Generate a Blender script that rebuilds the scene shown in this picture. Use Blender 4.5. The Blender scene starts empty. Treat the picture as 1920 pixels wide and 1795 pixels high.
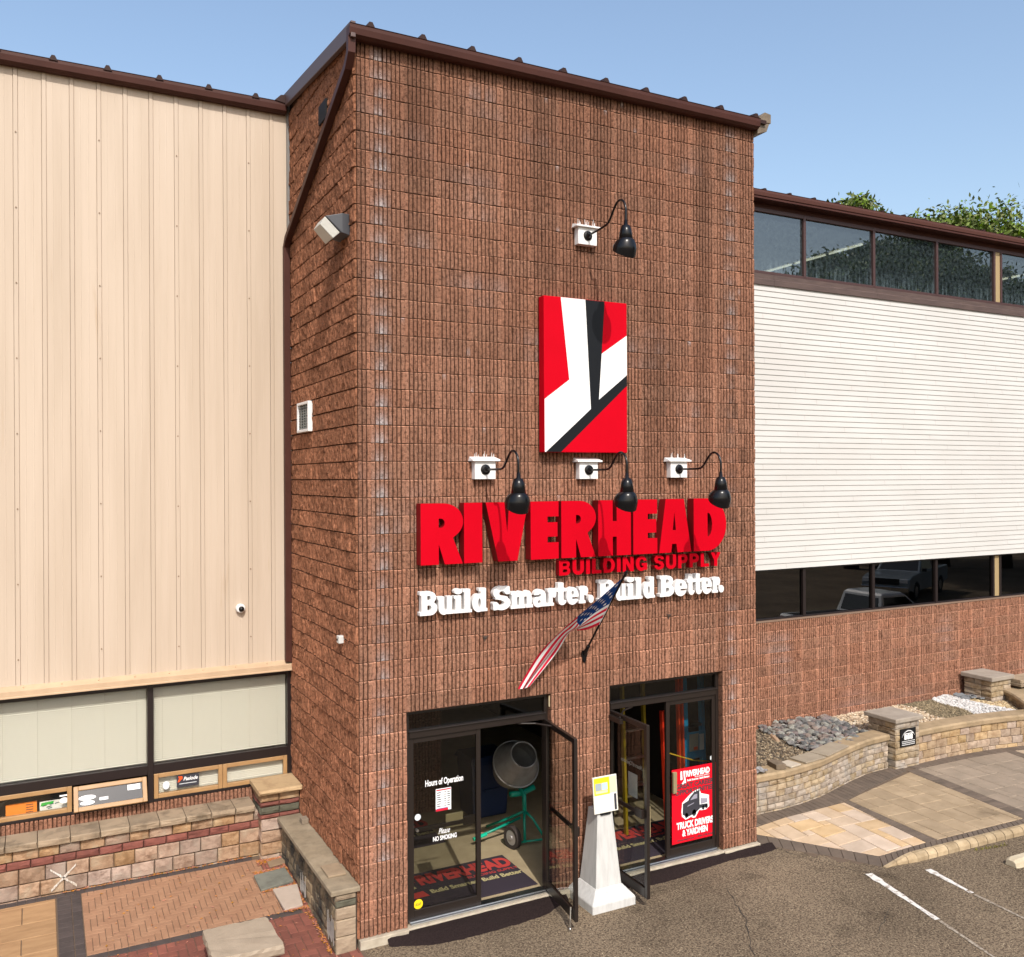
import bpy, bmesh, math, random
import numpy as np
from mathutils import Vector, Matrix

random.seed(7)
RNG = np.random.default_rng(7)
SC = bpy.context.scene
COL = SC.collection
R = math.radians

# ------------------------------------------------------------------ helpers
def link(o):
    COL.objects.link(o)
    return o

class MB:
    """mesh builder"""
    def __init__(s):
        s.v = []; s.f = []; s.m = []; s.c = []; s.cur = 0; s.col = (1, 1, 1)
    def add(s, verts, faces, mat=None, col=None):
        b = len(s.v)
        s.v.extend(tuple(p) for p in verts)
        s.c.extend([col or s.col] * len(verts))
        for f in faces:
            s.f.append(tuple(i + b for i in f)); s.m.append(s.cur if mat is None else mat)
    def box(s, x0, y0, z0, x1, y1, z1, mat=None, M=None, col=None):
        if x0 > x1: x0, x1 = x1, x0
        if y0 > y1: y0, y1 = y1, y0
        if z0 > z1: z0, z1 = z1, z0
        vs = [(x0,y0,z0),(x1,y0,z0),(x1,y1,z0),(x0,y1,z0),(x0,y0,z1),(x1,y0,z1),(x1,y1,z1),(x0,y1,z1)]
        if M is not None: vs = [tuple(M @ Vector(p)) for p in vs]
        s.add(vs, [(0,3,2,1),(4,5,6,7),(0,1,5,4),(1,2,6,5),(2,3,7,6),(3,0,4,7)], mat, col)
    def quad(s, a, b, c, d, mat=None, col=None):
        s.add([a, b, c, d], [(0,1,2,3)], mat, col)
    def ring_loft(s, rings, cap0=True, cap1=True, mat=None, col=None):
        n = len(rings[0]); vs = [p for r in rings for p in r]; fs = []
        for i in range(len(rings)-1):
            for k in range(n):
                a = i*n+k; b = i*n+(k+1) % n
                fs.append((a, b, b+n, a+n))
        if cap0: fs.append(tuple(reversed(range(n))))
        if cap1: fs.append(tuple((len(rings)-1)*n+k for k in range(n)))
        s.add(vs, fs, mat, col)
    def cyl(s, p0, p1, r0, r1=None, n=12, caps=True, mat=None, col=None):
        r1 = r0 if r1 is None else r1
        p0 = Vector(p0); p1 = Vector(p1); d = (p1-p0).normalized()
        a = d.orthogonal().normalized(); b = d.cross(a)
        rg = lambda p, r: [tuple(p + (a*math.cos(t)+b*math.sin(t))*r) for t in [2*math.pi*k/n for k in range(n)]]
        s.ring_loft([rg(p0, r0), rg(p1, r1)], caps, caps, mat, col)
    def tube(s, path, r, n=10, mat=None, col=None):
        P = [Vector(p) for p in path]; rings = []
        rad = r if isinstance(r, (list, tuple)) else [r]*len(P)
        ref = None
        for i, p in enumerate(P):
            d = (P[min(i+1, len(P)-1)]-P[max(i-1, 0)]).normalized()
            if ref is None: ref = d.orthogonal().normalized()
            a = (ref - d*ref.dot(d)).normalized(); ref = a; b = d.cross(a)
            rings.append([tuple(p+(a*math.cos(t)+b*math.sin(t))*rad[i]) for t in [2*math.pi*k/n for k in range(n)]])
        s.ring_loft(rings, True, True, mat, col)
    def lathe(s, prof, M, n=24, cap0=True, cap1=True, mat=None, col=None):
        rings = [[tuple(M @ Vector((r*math.cos(t), r*math.sin(t), z))) for t in [2*math.pi*k/n for k in range(n)]] for r, z in prof]
        s.ring_loft(rings, cap0, cap1, mat, col)
    def prism(s, poly, fn, d0, d1, mat=None, col=None):
        """poly of 2d points, fn(u,v,d)->3d"""
        n = len(poly)
        vs = [fn(u, v, d0) for u, v in poly]+[fn(u, v, d1) for u, v in poly]
        fs = [tuple(range(n)), tuple(reversed(range(n, 2*n)))]
        for i in range(n):
            j = (i+1) % n
            fs.append((i, i+n, j+n, j))
        s.add(vs, fs, mat, col)
    def build(s, name, mats, parent=None, smooth=False, bevel=0, seg=2, recalc=True, usecol=False, autosm=None):
        me = bpy.data.meshes.new(name)
        me.from_pydata(s.v, [], s.f)
        if not isinstance(mats, (list, tuple)): mats = [mats]
        for m in mats: me.materials.append(m)
        if len(mats) > 1: me.polygons.foreach_set('material_index', s.m)
        if usecol:
            ca = me.color_attributes.new('Col', 'FLOAT_COLOR', 'POINT')
            c = np.ones((len(s.v), 4), np.float32); c[:, :3] = np.array(s.c, np.float32).reshape(-1, 3)
            ca.data.foreach_set('color', c.ravel())
        if recalc:
            bm = bmesh.new(); bm.from_mesh(me); bmesh.ops.recalc_face_normals(bm, faces=bm.faces); bm.to_mesh(me); bm.free()
        if smooth: me.polygons.foreach_set('use_smooth', [True]*len(me.polygons))
        me.update()
        return place(bpy.data.objects.new(name, me), parent, bevel, seg)

def place(o, parent=None, bevel=0, seg=2):
    link(o)
    if parent is not None:
        o.parent = parent
        o.matrix_parent_inverse = WORLD[parent.name].inverted() if parent.name in WORLD else Matrix()
        WORLD[o.name] = Matrix()
    if bevel:
        b = o.modifiers.new('bev', 'BEVEL'); b.width = bevel; b.segments = seg; b.limit_method = 'ANGLE'; b.angle_limit = R(40)
    return o

WORLD = {}
def tag(o, label, cat, group=None, kind=None):
    if label: o['label'] = label
    if cat: o['category'] = cat
    if group: o['group'] = group
    if kind: o['kind'] = kind
    return o
def thing(name, label, cat, loc=(0,0,0), group=None):
    o = bpy.data.objects.new(name, None); o.empty_display_size = 0.2
    o.location = loc; link(o); WORLD[o.name] = Matrix.Translation(Vector(loc))
    return tag(o, label, cat, group)
def struct(o): o['kind'] = 'structure'; return o
def stuff(o, label=None, cat=None): o['kind'] = 'stuff'; return tag(o, label, cat)
def copy_tree(o, parent=None):
    c = o.copy(); COL.objects.link(c)
    if parent is not None: c.parent = parent
    for ch in [k for k in bpy.data.objects if k.parent == o and k != c]: copy_tree(ch, c)
    return c

def text_pts(body, bold=0.0, shear=0.0, spacing=1.0):
    cu = bpy.data.curves.new('txt', 'FONT'); cu.body = body; cu.size = 1; cu.offset = bold; cu.shear = shear
    cu.space_character = spacing; cu.resolution_u = 4; cu.fill_mode = 'FRONT'
    ob = bpy.data.objects.new('txt', cu); COL.objects.link(ob)
    dg = bpy.context.evaluated_depsgraph_get()
    me = bpy.data.meshes.new_from_object(ob.evaluated_get(dg))
    vs = np.array([v.co[:2] for v in me.vertices]); fs = [tuple(p.vertices) for p in me.polygons]
    bpy.data.objects.remove(ob); bpy.data.curves.remove(cu); bpy.data.meshes.remove(me)
    return vs, fs
def fit_text(mb, body, u0, u1, v0, v1, fn, mat=None, bold=0.0, shear=0.0, spacing=1.0, col=None):
    """flat lettering fitted to the box u0..u1, v0..v1; fn(u,v)->3d"""
    vs, fs = text_pts(body, bold, shear, spacing)
    lo, hi = vs.min(0), vs.max(0)
    q = (vs-lo)/(hi-lo)
    mb.add([fn(u0+(u1-u0)*a, v0+(v1-v0)*b) for a, b in q], fs, mat, col)
def solid_2d(verts, faces, fn, d0, d1, mb, mat=None, sidemat=None):
    """flat 2d mesh -> solid from depth d0 (front) to d1 (back)"""
    n = len(verts)
    edges = {}
    for f in faces:
        for i in range(len(f)):
            a, b = f[i], f[(i+1) % len(f)]
            edges[(a, b)] = 1
    bound = [(a, b) for (a, b) in edges if (b, a) not in edges]
    mb.add([fn(u, v, d0) for u, v in verts], faces, mat)
    mb.add([fn(u, v, d1) for u, v in verts], [tuple(reversed(f)) for f in faces], mat)
    vs = []; fs = []
    for a, b in bound:
        k = len(vs)
        vs += [fn(*verts[a], d0), fn(*verts[b], d0), fn(*verts[b], d1), fn(*verts[a], d1)]
        fs.append((k, k+1, k+2, k+3))
    mb.add(vs, fs, sidemat if sidemat is not None else mat)
def curve_poly(outer, holes=()):
    """triangulated 2d mesh of a polygon with holes"""
    bm = bmesh.new(); ed = []
    for loop in [outer]+list(holes):
        vs = [bm.verts.new((p[0], p[1], 0)) for p in loop]
        ed += [bm.edges.new((vs[i], vs[(i+1) % len(vs)])) for i in range(len(vs))]
    bmesh.ops.triangle_fill(bm, edges=ed, use_beauty=True, use_dissolve=False)
    bm.verts.index_update()
    bmesh.ops.recalc_face_normals(bm, faces=bm.faces)
    out = [(v.co.x, v.co.y) for v in bm.verts]; fs = []
    for f in bm.faces:
        idx = [v.index for v in f.verts]
        if f.normal.z < 0: idx.reverse()
        fs.append(tuple(idx))
    bm.free()
    return out, fs

def vnoise(x, y, seed=0):
    x = np.asarray(x, float); y = np.asarray(y, float)
    xi = np.floor(x).astype(np.int64); yi = np.floor(y).astype(np.int64)
    fx = x-xi; fy = y-yi; fx = fx*fx*(3-2*fx); fy = fy*fy*(3-2*fy)
    def h(a, b):
        n = (a*374761393+b*668265263+seed*1442695041) & 0xffffffff
        n = ((n ^ (n >> 13))*1274126177) & 0xffffffff
        return ((n ^ (n >> 16)) & 0xffff)/65535.0
    return (h(xi, yi)*(1-fx)+h(xi+1, yi)*fx)*(1-fy)+(h(xi, yi+1)*(1-fx)+h(xi+1, yi+1)*fx)*fy
def fbm(x, y, seed=0, o=4):
    s = 0; a = .5
    for i in range(o):
        s = s+a*vnoise(x*2**i, y*2**i, seed+i); a *= .5
    return s/(1-.5**o)

# ------------------------------------------------------------------ materials
def srgb(r, g, b):
    f = lambda c: (c/255/12.92) if c/255 <= .04045 else ((c/255+.055)/1.055)**2.4
    return (f(r), f(g), f(b))
MATS = {}
def mat(name, col, rough=.6, metal=0., col2=None, nscale=6., ncon=(.35, .65), bump=0., bscale=60., island=0., attr=False,
        stretch=None, spec=.5, col3=None, n3scale=1., n3=(.55, .75), coat=0., islandhue=0.):
    if name in MATS: return MATS[name]
    m = bpy.data.materials.new(name); m.use_nodes = True; MATS[name] = m
    nt = m.node_tree; N = nt.nodes; L = nt.links
    p = N['Principled BSDF']
    p.inputs['Roughness'].default_value = rough; p.inputs['Metallic'].default_value = metal
    p.inputs['Specular IOR Level'].default_value = spec
    if coat: p.inputs['Coat Weight'].default_value = coat; p.inputs['Coat Roughness'].default_value = .08
    tc = N.new('ShaderNodeTexCoord'); vec = tc.outputs['Object']
    if stretch:
        mp = N.new('ShaderNodeMapping'); mp.inputs['Scale'].default_value = stretch
        L.new(vec, mp.inputs['Vector']); vec = mp.outputs['Vector']
    def mix(kind, a, b, fac=1.):
        x = N.new('ShaderNodeMix'); x.data_type = 'RGBA'; x.blend_type = kind
        for sock, val in ((x.inputs['Factor'], fac), (x.inputs[6], a), (x.inputs[7], b)):
            if hasattr(val, 'default_value') or hasattr(val, 'links'): L.new(val, sock)
            else: sock.default_value = val if isinstance(val, (int, float)) else (*val, 1)
        return x.outputs[2]
    def noise(scale, lo, hi, detail=5):
        n = N.new('ShaderNodeTexNoise'); n.inputs['Scale'].default_value = scale; n.inputs['Detail'].default_value = detail
        n.inputs['Roughness'].default_value = .62
        L.new(vec, n.inputs['Vector'])
        r = N.new('ShaderNodeMapRange'); r.inputs[1].default_value = lo; r.inputs[2].default_value = hi; r.clamp = True
        L.new(n.outputs['Fac'], r.inputs[0]); return r.outputs[0]
    c = None
    if col2 is not None: c = mix('MIX', col, col2, noise(nscale, *ncon))
    if col3 is not None: c = mix('MIX', c if c is not None else col, col3, noise(n3scale, *n3))
    if island or islandhue:
        g = N.new('ShaderNodeNewGeometry')
        hs = N.new('ShaderNodeHueSaturation')
        mr = N.new('ShaderNodeMapRange'); mr.inputs[3].default_value = 1-island; mr.inputs[4].default_value = 1+island
        L.new(g.outputs['Random Per Island'], mr.inputs[0]); L.new(mr.outputs[0], hs.inputs['Value'])
        if islandhue:
            m2 = N.new('ShaderNodeMath'); m2.operation = 'MULTIPLY'; m2.inputs[1].default_value = 7.31
            m3 = N.new('ShaderNodeMath'); m3.operation = 'FRACT'
            L.new(g.outputs['Random Per Island'], m2.inputs[0]); L.new(m2.outputs[0], m3.inputs[0])
            m4 = N.new('ShaderNodeMapRange'); m4.inputs[3].default_value = .5-islandhue; m4.inputs[4].default_value = .5+islandhue
            L.new(m3.outputs[0], m4.inputs[0]); L.new(m4.outputs[0], hs.inputs['Hue'])
            m5 = N.new('ShaderNodeMapRange'); m5.inputs[3].default_value = .7; m5.inputs[4].default_value = 1.2
            L.new(m3.outputs[0], m5.inputs[0]); L.new(m5.outputs[0], hs.inputs['Saturation'])
        if c is None: hs.inputs['Color'].default_value = (*col, 1)
        else: L.new(c, hs.inputs['Color'])
        c = hs.outputs['Color']
    if attr:
        a = N.new('ShaderNodeAttribute'); a.attribute_name = 'Col'
        c = mix('MULTIPLY', c if c is not None else col, a.outputs['Color'])
    if c is None: p.inputs['Base Color'].default_value = (*col, 1)
    else: L.new(c, p.inputs['Base Color'])
    if bump:
        n = N.new('ShaderNodeTexNoise'); n.inputs['Scale'].default_value = bscale; n.inputs['Detail'].default_value = 6
        L.new(vec, n.inputs['Vector'])
        b = N.new('ShaderNodeBump'); b.inputs['Strength'].default_value = bump; b.inputs['Distance'].default_value = .01
        L.new(n.outputs['Fac'], b.inputs['Height']); L.new(b.outputs['Normal'], p.inputs['Normal'])
    return m
def glass_mat(name, tint=(1, 1, 1), ior=1.5, rough=0.0, dirt=0.):
    if name in MATS: return MATS[name]
    m = bpy.data.materials.new(name); m.use_nodes = True; MATS[name] = m
    nt = m.node_tree; N = nt.nodes; L = nt.links
    N.remove(N['Principled BSDF']); out = N['Material Output']
    t = N.new('ShaderNodeBsdfTransparent'); t.inputs[0].default_value = (*tint, 1)
    g = N.new('ShaderNodeBsdfGlossy'); g.inputs['Roughness'].default_value = rough
    f0 = ((ior-1)/(ior+1))**2
    lw_ = N.new('ShaderNodeLayerWeight'); lw_.inputs['Blend'].default_value = .5
    pw = N.new('ShaderNodeMath'); pw.operation = 'POWER'; pw.inputs[1].default_value = 5; L.new(lw_.outputs['Facing'], pw.inputs[0])
    fr = N.new('ShaderNodeMath'); fr.operation = 'MULTIPLY_ADD'; fr.inputs[1].default_value = 1-f0; fr.inputs[2].default_value = f0; L.new(pw.outputs[0], fr.inputs[0])
    mx = N.new('ShaderNodeMixShader')
    L.new(fr.outputs[0], mx.inputs[0]); L.new(t.outputs[0], mx.inputs[1]); L.new(g.outputs[0], mx.inputs[2])
    last = mx.outputs[0]
    if dirt:
        d = N.new('ShaderNodeBsdfDiffuse'); d.inputs[0].default_value = (.30, .40, .44, 1)
        tc = N.new('ShaderNodeTexCoord'); mp = N.new('ShaderNodeMapping'); mp.inputs['Scale'].default_value = (6, 6, .7)
        n1 = N.new('ShaderNodeTexNoise'); n1.inputs['Scale'].default_value = 3.2; n1.inputs['Detail'].default_value = 8
        L.new(tc.outputs['Object'], mp.inputs[0]); L.new(mp.outputs[0], n1.inputs['Vector'])
        sx = N.new('ShaderNodeSeparateXYZ'); L.new(tc.outputs['Object'], sx.inputs[0])
        mr = N.new('ShaderNodeMapRange'); mr.inputs[1].default_value = 9.25; mr.inputs[2].default_value = 8.7; mr.inputs[3].default_value = 0; mr.inputs[4].default_value = 1
        L.new(sx.outputs['Z'], mr.inputs[0])
        m2 = N.new('ShaderNodeMapRange'); m2.inputs[1].default_value = .45; m2.inputs[2].default_value = .95; L.new(n1.outputs['Fac'], m2.inputs[0])
        mu = N.new('ShaderNodeMath'); mu.operation = 'MULTIPLY'; L.new(mr.outputs[0], mu.inputs[0]); L.new(m2.outputs[0], mu.inputs[1])
        n2 = N.new('ShaderNodeTexNoise'); n2.inputs['Scale'].default_value = 14; n2.inputs['Detail'].default_value = 6; L.new(tc.outputs['Object'], n2.inputs['Vector'])
        m3 = N.new('ShaderNodeMapRange'); m3.inputs[1].default_value = .3; m3.inputs[2].default_value = .8; m3.inputs[3].default_value = .0; m3.inputs[4].default_value = .10; L.new(n2.outputs['Fac'], m3.inputs[0])
        ad = N.new('ShaderNodeMath'); ad.operation = 'MULTIPLY_ADD'; ad.inputs[1].default_value = dirt; L.new(mu.outputs[0], ad.inputs[0]); L.new(m3.outputs[0], ad.inputs[2])
        mm = N.new('ShaderNodeMixShader'); L.new(ad.outputs[0], mm.inputs[0]); L.new(last, mm.inputs[1]); L.new(d.outputs[0], mm.inputs[2]); last = mm.outputs[0]
    L.new(last, out.inputs['Surface'])
    return m
def emit_mat(name, col, s):
    m = bpy.data.materials.new(name); m.use_nodes = True
    p = m.node_tree.nodes['Principled BSDF']; p.inputs['Base Color'].default_value = (*col, 1)
    p.inputs['Emission Color'].default_value = (*col, 1); p.inputs['Emission Strength'].default_value = s
    return m

# base colours
M_BRICK = mat('brick_block', (.272, .134, .086), .95, attr=True, col2=(.105, .049, .031), nscale=30, ncon=(.47, .66), bump=.8, bscale=170, col3=(.48, .27, .18), n3scale=55, n3=(.58, .70), spec=.1)
M_BRONZE = mat('dark_bronze', (.016, .011, .009), .35, spec=.5)
M_BROWN = mat('brown_metal', (.062, .022, .016), .5, spec=.2, col2=(.05, .017, .012), nscale=2.5)
M_BROWNROOF = mat('brown_roof', (.03, .014, .012), .6, spec=.2)
M_SIDING_TAN = mat('tan_siding', (.50, .41, .325), .5, spec=.2, col2=(.435, .35, .27), nscale=1.0, stretch=(3, 3, .22), ncon=(.4, .72), col3=(.40, .29, .19), n3scale=2.2, n3=(.66, .85))
M_SIDING_WHITE = mat('white_siding', (.52, .512, .495), .6, col2=(.475, .465, .445), nscale=1.2, spec=.15, col3=(.50, .47, .43), n3scale=.5, n3=(.6, .8), stretch=(.4, 1, 1))
M_WHITE = mat('white_paint', (.72, .71, .70), .5, spec=.2)
M_RED = mat('sign_red', (.50, .0006, .010), .5, col2=(.47, .0006, .009), nscale=2, spec=.06)
M_BLACK = mat('black_gloss', (.004, .004, .005), .25, spec=.35)
M_BLACKMATT = mat('black_vinyl', (.008, .008, .009), .6, spec=.2)
M_GLASS = glass_mat('clear_glass', (.965, .97, .965), 1.5)
M_GLASSDOOR = glass_mat('door_glass', (.80, .81, .79), 1.45)
M_GLASSDARK = glass_mat('dark_glass', (.42, .45, .46), 1.62)
M_GLASSSKY = glass_mat('sky_glass', (.4, .44, .48), 1.95)
M_GLASSUP = glass_mat('dusty_glass', (.42, .47, .49), 2.45, dirt=.42)
M_ALU = mat('brushed_metal', (.6, .6, .6), .3, 1.)
M_CONC = mat('concrete', (.46, .40, .31), .85, col2=(.34, .29, .22), nscale=7, bump=.35, bscale=90)
M_FLOOR = mat('floor_concrete', (.36, .285, .175), .7, col2=(.30, .235, .14), nscale=4, bump=.1)
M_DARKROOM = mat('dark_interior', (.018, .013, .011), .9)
M_MAT = mat('mat_pile', (.022, .014, .024), .95)

# ------------------------------------------------------------------ world, sun, camera
W = bpy.data.worlds.new('World'); SC.world = W; W.use_nodes = True
nt = W.node_tree
sky = nt.nodes.new('ShaderNodeTexSky'); sky.sky_type = 'NISHITA'; sky.sun_disc = False
SUN_TO = Vector((-.22, -1., 1.03)).normalized()
sky.sun_elevation = math.asin(SUN_TO.z); sky.sun_rotation = math.atan2(SUN_TO.x, SUN_TO.y)
sky.air_density = 1.22; sky.dust_density = 3.0; sky.ozone_density = 1.0
nt.links.new(sky.outputs[0], nt.nodes['Background'].inputs[0]); nt.nodes['Background'].inputs[1].default_value = .15
sl = bpy.data.lights.new('sun', 'SUN'); sl.energy = 2.75; sl.angle = R(.53); sl.color = (1, .955, .895)
so = link(bpy.data.objects.new('sun', sl)); so.rotation_euler = SUN_TO.to_track_quat('Z', 'Y').to_euler()

cam = bpy.data.cameras.new('camera'); cam.sensor_fit = 'HORIZONTAL'; cam.sensor_width = 36
cam.lens = 1707.776/1920*36; cam.clip_end = 1500; cam.clip_start = .1
co = link(bpy.data.objects.new('camera', cam)); SC.camera = co
YAW, PITCH, ROLL = .4807044, -.00076848, -.00467592
cy, sy_ = math.cos(YAW), math.sin(YAW)
fw = Vector((sy_, cy, 0)); rt = Vector((cy, -sy_, 0)); up = Vector((0, 0, 1))
f2 = fw*math.cos(PITCH)+up*math.sin(PITCH); u2 = up*math.cos(PITCH)-fw*math.sin(PITCH)
r3 = rt*math.cos(ROLL)+u2*math.sin(ROLL); u3 = u2*math.cos(ROLL)-rt*math.sin(ROLL)
co.matrix_world = Matrix(((r3.x, u3.x, -f2.x, -3.140746), (r3.y, u3.y, -f2.y, -9.698139), (r3.z, u3.z, -f2.z, 5.092259), (0, 0, 0, 1)))
SC.view_settings.view_transform = 'Standard'; SC.view_settings.look = 'None'; SC.view_settings.gamma = 1
SC.view_settings.exposure = .54
SC.cycles.max_bounces = 8; SC.cycles.transparent_max_bounces = 16; SC.cycles.caustics_reflective = False; SC.cycles.caustics_refractive = False

# ================================================================== GROUND
M_ASPH = mat('asphalt', (.20, .152, .103), .95, col2=(.072, .052, .037), nscale=42, ncon=(.44, .60), col3=(.50, .41, .27), n3scale=58, n3=(.60, .67), bump=.5, bscale=70, spec=.1)
def asphalt_extra():
    nt = M_ASPH.node_tree; N = nt.nodes; L = nt.links; p = N['Principled BSDF']
    src = p.inputs['Base Color'].links[0].from_socket
    tc = [n for n in N if n.type == 'TEX_COORD'][0]
    n = N.new('ShaderNodeTexNoise'); n.inputs['Scale'].default_value = .55; n.inputs['Detail'].default_value = 5; L.new(tc.outputs['Object'], n.inputs['Vector'])
    r = N.new('ShaderNodeMapRange'); r.inputs[1].default_value = .35; r.inputs[2].default_value = .7; r.inputs[3].default_value = .72; r.inputs[4].default_value = 1.12; L.new(n.outputs['Fac'], r.inputs[0])
    n5 = N.new('ShaderNodeTexNoise'); n5.inputs['Scale'].default_value = 1.7; n5.inputs['Detail'].default_value = 3; L.new(tc.outputs['Object'], n5.inputs['Vector'])
    r5 = N.new('ShaderNodeMapRange'); r5.inputs[1].default_value = .60; r5.inputs[2].default_value = .72; r5.inputs[3].default_value = 1; r5.inputs[4].default_value = .66; L.new(n5.outputs['Fac'], r5.inputs[0])
    mm = N.new('ShaderNodeMath'); mm.operation = 'MULTIPLY'; L.new(r.outputs[0], mm.inputs[0]); L.new(r5.outputs[0], mm.inputs[1]); r = mm
    x = N.new('ShaderNodeMix'); x.data_type = 'RGBA'; x.blend_type = 'MULTIPLY'; x.inputs['Factor'].default_value = 1
    cc = N.new('ShaderNodeCombineColor')
    for i in range(3): L.new(r.outputs[0], cc.inputs[i])
    L.new(src, x.inputs[6]); L.new(cc.outputs[0], x.inputs[7]); L.new(x.outputs[2], p.inputs['Base Color'])
asphalt_extra()
mb = MB(); mb.quad((-400, -400, -.1), (400, -400, -.1), (400, 400, -.1), (-400, 400, -.1))
struct(mb.build('asphalt_lot', M_ASPH))

# cracks in the asphalt
mb = MB()
def crack(pts, w):
    P = [];
    for (a, b) in zip(pts[:-1], pts[1:]):
        n = max(2, int(math.dist(a, b)/.07))
        for i in range(n):
            t = i/n; P.append((a[0]+(b[0]-a[0])*t+random.gauss(0, .012), a[1]+(b[1]-a[1])*t+random.gauss(0, .012)))
    for a, b in zip(P[:-1], P[1:]):
        d = Vector((b[0]-a[0], b[1]-a[1])).normalized(); n = Vector((-d.y, d.x))*w*random.uniform(.4, 1.2)
        mb.quad((a[0]-n.x, a[1]-n.y, -.096), (b[0]-n.x, b[1]-n.y, -.096), (b[0]+n.x, b[1]+n.y, -.096), (a[0]+n.x, a[1]+n.y, -.096))
crack([(4.55, -.75), (4.2, -1.5), (3.75, -2.1), (3.55, -2.8), (3.4, -3.6)], .006)
crack([(5.9, -2.1), (5.2, -2.5), (4.5, -2.4)], .003)
crack([(5.95, .02), (6.1, -.6), (6.35, -1.1), (6.6, -1.38)], .004)
struct(mb.build('asphalt_cracks', mat('crack_dark', (.03, .025, .02), .95)))

# tar patch along the thresholds
M_TAR = mat('tar_patch', (.014, .009, .009), .95, spec=.1, col2=(.024, .016, .015), nscale=60, bump=.7, bscale=90)
def tar(x0, x1, y_out, name, seed, zin=-.012):
    mb = MB(); rows = []; n = 90
    for i in range(n+1):
        t = i/n; x = x0+(x1-x0)*t
        env = min(1, 5*t+.05)*min(1, 6*(1-t)+.05)
        yo = -.03-(y_out(t)*(.55+.45*env)+.035*(fbm(x*5, seed, seed)-.5)+.012*(vnoise(x*28, 3, seed)-.5))
        yi = .03+.012*(vnoise(x*22, 9, seed)-.5)
        zi = zin if env > .6 else -.07
        rows.append([(x, yi, zi), (x, yi+(yo-yi)*.45, -.04+.01*vnoise(x*9, 1, seed)), (x, yi+(yo-yi)*.8, -.075), (x, yo, -.104)])
    for a, b in zip(rows[:-1], rows[1:]):
        for k in range(3): mb.quad(a[k], b[k], b[k+1], a[k+1])
    return struct(mb.build(name, M_TAR, smooth=True))
tar(.30, 2.62, lambda t: .16+.17*math.sin(math.pi*min(1, t*1.05))**.7, 'tar_patch', 3)
tar(3.28, 5.98, lambda t: .17+.06*math.sin(t*7), 'tar_patch', 8, -.02)
# concrete footing strip at the tower base
mb = MB()
mb.box(-.012, -.05, -.14, .56, .05, -.002); mb.box(2.44, -.045, -.14, 3.31, .05, -.004); mb.box(5.14, -.05, -.14, 5.77, .05, -.01)
mb.box(.56, -.03, -.14, 2.44, .25, -.004); mb.box(3.31, -.03, -.14, 5.14, .25, -.006)
FOOT = mb

# white parking lines
M_LINE = mat('line_paint', (.62, .59, .55), .8, spec=.1, col2=(.2, .155, .11), nscale=16, ncon=(.52, .66), bump=.3, bscale=120)
mb = MB()
def pline(p0, p1, w0, w1):
    a = Vector((p0[0], p0[1])); b = Vector((p1[0], p1[1])); d = (b-a).normalized(); n = Vector((-d.y, d.x)); N_ = 40
    P = []
    for i in range(N_+1):
        t = i/N_; c = a.lerp(b, t); w = (w0+(w1-w0)*t)*(.75+.5*vnoise(t*14, 2, 5))/2
        P.append((c-n*w, c+n*w))
    for q, r in zip(P[:-1], P[1:]): mb.quad((q[0].x, q[0].y, -.094), (r[0].x, r[0].y, -.094), (r[1].x, r[1].y, -.094), (q[1].x, q[1].y, -.094))
pline((6.46, -1.30), (6.17, -2.55), .11, .06)
pline((7.25, -1.58), (7.14, -2.30), .10, .05)
struct(mb.build('parking_lines', M_LINE))
mb = MB()
pline((6.17, -2.58), (5.9, -3.7), .05, .035)
pline((7.13, -2.34), (7.05, -3.6), .05, .03)
struct(mb.build('worn_parking_lines', mat('line_worn', (.33, .28, .22), .85, col2=(.15, .115, .08), nscale=30, ncon=(.42, .6))))

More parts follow.
